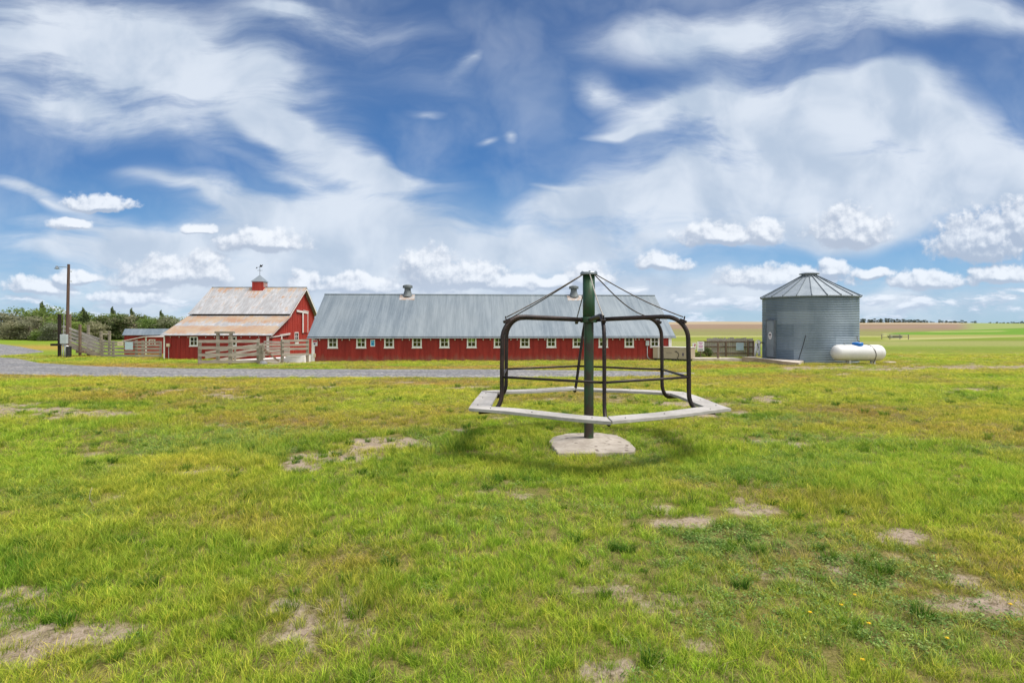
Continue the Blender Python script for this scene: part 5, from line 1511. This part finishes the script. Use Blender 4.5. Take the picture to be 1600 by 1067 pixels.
for i, (px, hh) in enumerate(far_list):
    d = 640.0 + rs.uniform(-10, 25); x = (px - 800) / FOC * d; z = float(zg(x, d))
    pxs = d / FOC
    top = CAM_H + (HOR - tops_far(px)) * pxs
    h_ = max(hh * .62, min(top - z, 6.0)) * rs.uniform(.9, 1.1)
    o = bpy.data.objects.new('distant_tree', far_specs[i % 3]); col.objects.link(o)
    o.location = (x, d, z - .3); o.scale = (rs.uniform(.6, .8), .6, h_ / 6); o.rotation_euler.z = rs.random() * 6
    if int(px) in iso and px == int(px): tag(o, iso[int(px)], 'tree')
    else: tag(o, 'tiny dark tree in the belt along the far ridge', 'tree', 'far trees along the ridge')

# small dark bushes by the board fence
def bush(px, py, w, h, label, m=M_leafgreen, d=None):
    g1 = G(px, py) if d is None else D(px, py, d)
    if d is not None: g1.z = float(zg(g1.x, d))
    me_ = crown_mesh('foliage', m, int(px), w, h, 0, 700, .07, 'round')
    t = thing('bush', label, 'bush', g1)
    o = bpy.data.objects.new('foliage', me_); col.objects.link(o); o.parent = t
    o2 = obj('stem', MB().tube([(0, 0, -.1), (.03, 0, h * .5)], [.02, .01], 6), M_bark, t)
bush(1106, 560, .8, .75, 'dark green bush at the left end of the board fence', M_leafdark, 41.9)
bush(1091, 560, 1.0, .45, 'low green bush under the white and pink sign', M_leafgreen, 41.8)
bush(1121, 540, 1.2, 1.55, 'small bush showing above the board fence top', M_leafdark, 44.0)

# ------------------------------------------------------------------ grass
def blade_mesh(name, seed, nb, rad, h0, h1, wd, lean, m, kind='blade'):
    rs = np.random.RandomState(seed)
    V = []; F = []
    for i in range(nb):
        a = rs.rand() * 6.283; r_ = rad * rs.rand() ** .6; x = r_ * math.cos(a); y = r_ * math.sin(a)
        az = rs.rand() * 6.283; ux, uy = math.cos(az), math.sin(az)
        if kind == 'leaf':
            z = rs.uniform(h0, h1); s_ = wd * rs.uniform(.6, 1.3); tl = rs.uniform(-.5, .5); b = len(V)
            V += [(x, y, z), (x + ux * s_ - uy * s_ * .42, y + uy * s_ + ux * s_ * .42, z + tl * s_), (x + ux * s_ * 1.7, y + uy * s_ * 1.7, z + tl * s_ * 1.2), (x + ux * s_ + uy * s_ * .42, y + uy * s_ - ux * s_ * .42, z + tl * s_ - .15 * s_)]
            F.append((b, b + 1, b + 2, b + 3)); continue
        h = rs.uniform(h0, h1); w_ = wd * rs.uniform(.7, 1.25); ln = lean * rs.uniform(.2, 1.0) * h
        la = a + rs.normal() * .9; lx_, ly_ = math.cos(la), math.sin(la)
        b = len(V)
        for t, ww in ((0, 1.), (.5, .85)):
            k = t * t
            V += [(x + lx_ * ln * k - ux * w_ * ww / 2, y + ly_ * ln * k - uy * w_ * ww / 2, h * t * (1 - .15 * k * lean)), (x + lx_ * ln * k + ux * w_ * ww / 2, y + ly_ * ln * k + uy * w_ * ww / 2, h * t * (1 - .15 * k * lean))]
        V.append((x + lx_ * ln, y + ly_ * ln, h * (1 - .3 * min(lean, 2.2) / 2)))
        F += [(b, b + 1, b + 3, b + 2), (b + 2, b + 3, b + 4)]
    me = bpy.data.meshes.new(name); me.from_pydata(V, [], F); me.materials.append(m); return me

def scatter(name, label, meshes, pos, rot, scl, idx, tint):
    src = bpy.data.collections.new(name + '_sources')
    for i, m_ in enumerate(meshes):
        o = bpy.data.objects.new('%s_source_%02d' % (name, i), m_); src.objects.link(o)
    me = bpy.data.meshes.new(name)
    n = len(pos)
    me.vertices.add(n); me.vertices.foreach_set('co', pos.astype(np.float32).ravel())
    for an, ty, key, dat in (('rot', 'FLOAT_VECTOR', 'vector', rot), ('scl', 'FLOAT_VECTOR', 'vector', scl)):
        a = me.attributes.new(an, ty, 'POINT'); a.data.foreach_set(key, dat.astype(np.float32).ravel())
    a = me.attributes.new('vid', 'INT', 'POINT'); a.data.foreach_set('value', idx.astype(np.int32))
    a = me.attributes.new('tint', 'FLOAT_COLOR', 'POINT'); a.data.foreach_set('color', np.concatenate([tint, np.ones((n, 1))], 1).astype(np.float32).ravel())
    me.materials.append(M_blade)
    o = bpy.data.objects.new(name, me); col.objects.link(o)
    ng = bpy.data.node_groups.new(name + '_scatter', 'GeometryNodeTree')
    ng.interface.new_socket('Geometry', in_out='INPUT', socket_type='NodeSocketGeometry')
    ng.interface.new_socket('Geometry', in_out='OUTPUT', socket_type='NodeSocketGeometry')
    N = ng.nodes; L = ng.links
    gi = N.new('NodeGroupInput'); go = N.new('NodeGroupOutput')
    ci = N.new('GeometryNodeCollectionInfo'); ci.inputs[0].default_value = src; ci.inputs[1].default_value = True; ci.inputs[2].default_value = True
    ip = N.new('GeometryNodeInstanceOnPoints'); ip.inputs['Pick Instance'].default_value = True
    L.new(gi.outputs[0], ip.inputs['Points']); L.new(ci.outputs[0], ip.inputs['Instance'])
    for an, ty, sock in (('rot', 'FLOAT_VECTOR', 'Rotation'), ('scl', 'FLOAT_VECTOR', 'Scale'), ('vid', 'INT', 'Instance Index')):
        na = N.new('GeometryNodeInputNamedAttribute'); na.data_type = ty; na.inputs[0].default_value = an
        L.new(na.outputs[0], ip.inputs[sock])
    L.new(ip.outputs[0], go.inputs[0])
    md = o.modifiers.new('scatter', 'NODES'); md.node_group = ng
    tag(o, label, 'grass' if 'grass' in name else 'weeds', kind='stuff')
    return o

rs = np.random.RandomState(99)
def candidates(d0, d1, dens, margin=2.6):
    W0 = .93
    n = int(dens * ((d1 ** 2 - d0 ** 2) * W0 + 2 * margin * (d1 - d0)))
    y = np.sqrt(rs.rand(n) * (d1 ** 2 - d0 ** 2) + d0 ** 2); x = (rs.rand(n) * 2 - 1) * (y * W0 + margin)
    return x, y
def on_road(x, y):
    px, py = proj(x, y, zg(x, y))
    t = np.interp(px, [p[0] for p in ROAD_TOP], [p[1] for p in ROAD_TOP]); b = np.interp(px, [p[0] for p in ROAD_BOT], [p[1] for p in ROAD_BOT])
    r1 = (py > t - .3) & (py < b + .6) & (px < 1085) & (px > -300)
    t2 = np.interp(px, [-140, 0, 30, 68], [538, 537.5, 541.5, 549]); b2 = np.interp(px, [-140, 0, 30, 68], [557, 557, 553.5, 550])
    return r1 | ((py > t2) & (py < b2) & (px < 68))
def blocked(x, y):
    b = on_road(x, y)
    # footing of the merry-go-round (polygon test)
    fx, fy = x - CX, y - CY
    ins = np.zeros(len(x), bool); n = len(foot)
    for i in range(n):
        (x1, y1), (x2, y2) = foot[i], foot[(i + 1) % n]
        c_ = ((y1 > fy) != (y2 > fy)) & (fx < (x2 - x1) * (fy - y1) / (y2 - y1 + 1e-9) + x1); ins ^= c_
    b |= ins
    # buildings
    s_ = (x - LX) * ca_ + (y - LY) * sa_; t_ = -(x - LX) * sa_ + (y - LY) * ca_
    b |= (s_ > -.1) & (s_ < LEN + .1) & (t_ > -.05)
    b |= (x > BX0 - .1) & (x < BX1 + .1) & (y > BF - .05)
    b |= ((x - BXc) ** 2 + (y - BD) ** 2) < (BRAD + .05) ** 2
    b |= (x > ca1.x) & (x < cc1.x) & (y > cb1.y + .25)
    return b
def gather(bands, accept, smul):
    X = []; Y = []; S = []
    for (d0, d1, dens, s_) in bands:
        x, y = candidates(d0, d1, dens)
        soil, dry, lush_shade, weed = fields(x, y)
        k = accept(soil, dry, lush_shade, weed) > rs.rand(len(x))
        k &= ~blocked(x, y)
        X.append(x[k]); Y.append(y[k]); S.append(np.full(k.sum(), s_))
    return np.concatenate(X), np.concatenate(Y), np.concatenate(S)
def make(name, label, meshes, x, y, s, tint, hmul, tilt=.12):
    n = len(x); z = zg(x, y) - .004
    pos = np.stack([x, y, z], 1)
    rot = np.stack([rs.normal(size=n) * tilt, rs.normal(size=n) * tilt, rs.rand(n) * 6.283], 1)
    sc = s * rs.uniform(.7, 1.25, n)
    scl = np.stack([sc, sc, sc * hmul], 1)
    return scatter(name, label, meshes, pos, rot, scl, rs.randint(0, len(meshes), n), np.clip(tint, .004, 1))

# upright blades
bands = [(1.6, 4.2, 560, .66), (4.2, 7.5, 380, .80), (7.5, 13, 190, 1.0), (13, 22, 80, 1.4), (22, 37, 22, 2.0), (37, 47, 10, 2.2)]
x, y, s = gather(bands, lambda so, dr, lu, we: np.clip(1 - so * 1.0, .20, 1) * np.clip(1 - we * .55, .2, 1) * np.clip(.75 + lu * .6 - dr * .25, .15, 1), 1)
c, so, dr, lu, we = turf(x, y)
jit = rs.normal(size=len(x)) * .16
c = c * (1 + jit[:, None]); c = mixc(c, YEL * 1.1, (rs.rand(len(x)) < .25) * .5)
h = np.clip((.50 + 1.0 * fbm(x + 3, y + 8, .5, 3) * fbm(x - 3, y - 8, 2.2, 3) * 2 + lu * .45 - so * .4 - dr * .25), .35, 1.8) / 1.1
h *= np.interp(y, [0, 6, 12, 20, 40], [1.25, 1.0, .85, .62, .5])
ms = [blade_mesh('tuft', 100 + i, 34, .060, .040, .125, .0036, 1.0, M_blade) for i in range(8)]
make('grass', 'short bright green and yellowing meadow grass in tufts', ms, x, y, s, c, h)

# straw coloured dead blades
bands = [(1.6, 4.5, 170, .8), (4.5, 8, 90, .95), (8, 14, 40, 1.25), (14, 24, 15, 1.7), (24, 36, 7, 2.0)]
x, y, s = gather(bands, lambda so, dr, lu, we: np.clip(.22 + dr * .9 + .25 * so * (so < .8) - lu * .3, .03, 1), 1)
n = len(x)
c = mixc(np.broadcast_to(np.array([.34, .235, .085]), (n, 3)), np.array([.46, .39, .20]), rs.rand(n))
c = mixc(c, np.array([.24, .26, .05]), rs.rand(n) * .6)
ms = [blade_mesh('straw', 200 + i, 20, .09, .02, .075, .0034, 2.2, M_blade) for i in range(4)]
make('dry_grass', 'dead straw coloured grass lying between the green tufts', ms, x, y, s, c, np.full(n, .85), .25)

# low broad-leaved weeds
bands = [(1.6, 4.5, 190, .75), (4.5, 8, 130, .9), (8, 14, 60, 1.2), (14, 24, 16, 1.7)]
x, y, s = gather(bands, lambda so, dr, lu, we: np.clip(we * 1.15 + lu * .25 - .12 - so * .5, .01, 1), 1)
n = len(x)
c = mixc(np.broadcast_to(np.array([.13, .245, .040]), (n, 3)), np.array([.34, .44, .11]), rs.rand(n) ** 1.3)
ms = [blade_mesh('weed', 300 + i, 52, .085, .006, .048, .0135, 0, M_blade, 'leaf') for i in range(5)]
make('ground_cover_weeds', 'low creeping grey green weeds with small leaves', ms, x, y, s, c, np.full(n, 1.0), .15)

# taller darker tussocks
bands = [(1.6, 5, 10.0, .85), (5, 10, 6.0, 1.0), (10, 18, 2.5, 1.3)]
x, y, s = gather(bands, lambda so, dr, lu, we: np.clip(.25 + lu * .9 + (so > .1) * (so < .7) * .35, 0, 1), 1)
n = len(x)
c = mixc(np.broadcast_to(np.array([.065, .165, .012]), (n, 3)), np.array([.16, .28, .02]), rs.rand(n))
ms = [blade_mesh('tussock', 400 + i, 90, .055, .05, .125, .0045, .9, M_blade) for i in range(3)]
make('tussock_grass', 'darker fuller tussocks of grass scattered over the meadow', ms, x, y, s, c, rs.uniform(.7, 1.1, n))

# dandelions
M_yellow = worn('dandelion_petals', (.75, .48, .01), (.85, .58, .02), 30., rough=.7)
def dand(px, py, label):
    g1 = G(px, py); h = random.uniform(.035, .055)
    t = thing('dandelion', label, 'flower', g1, 0, 'yellow dandelions in the grass')
    obj('stem', MB().tube([(0, 0, 0), (.004, 0, h)], .0018, 5), M_leafgreen, t)
    q = MB()
    for k in range(22):
        a = k * 2.4; r_ = .011 + .004 * (k % 3); e = .35 if k % 2 else .8
        q.beam((.004, 0, h), (.004 + math.cos(a) * r_, math.sin(a) * r_, h + .006 * e), .005, .0012)
    q.lathe([(0, .007), (.006, .006), (.008, 0), (.003, -.005)], 8, (.004, 0, h)); obj('flower_head', q, M_yellow, t)
    t.scale = (.62, .62, .8)
for a in [(1265, 967, 'biggest yellow dandelion in the weeds, lower right'), (1335, 938, 'yellow dandelion right of and behind the biggest one'), (1314, 952, 'small orange-yellow dandelion between two larger ones'),
          (1479, 1005, 'yellow dandelion nearest the lower right corner'), (1357, 983, 'small yellow dandelion left of a bare soil patch, lower right'), (1578, 953, 'yellow dandelion at the right edge of the picture'),
          (1347, 1042, 'small yellow dandelion near the bottom edge, right of centre')]: dand(*a)
# dry stalk lying in the grass at the left
g1 = G(143, 790)
q = MB().tube([(-.03, .05, .16), (-.035, .03, .12), (-.02, .0, .07), (.02, -.02, .03), (.05, -.03, .0)], .0020, 6)
o = obj('dry_stalk', q, M_woodx, smooth=True); o.location = g1; tag(o, 'pale curved dry stalk sticking out of the grass at the left', 'stalk')
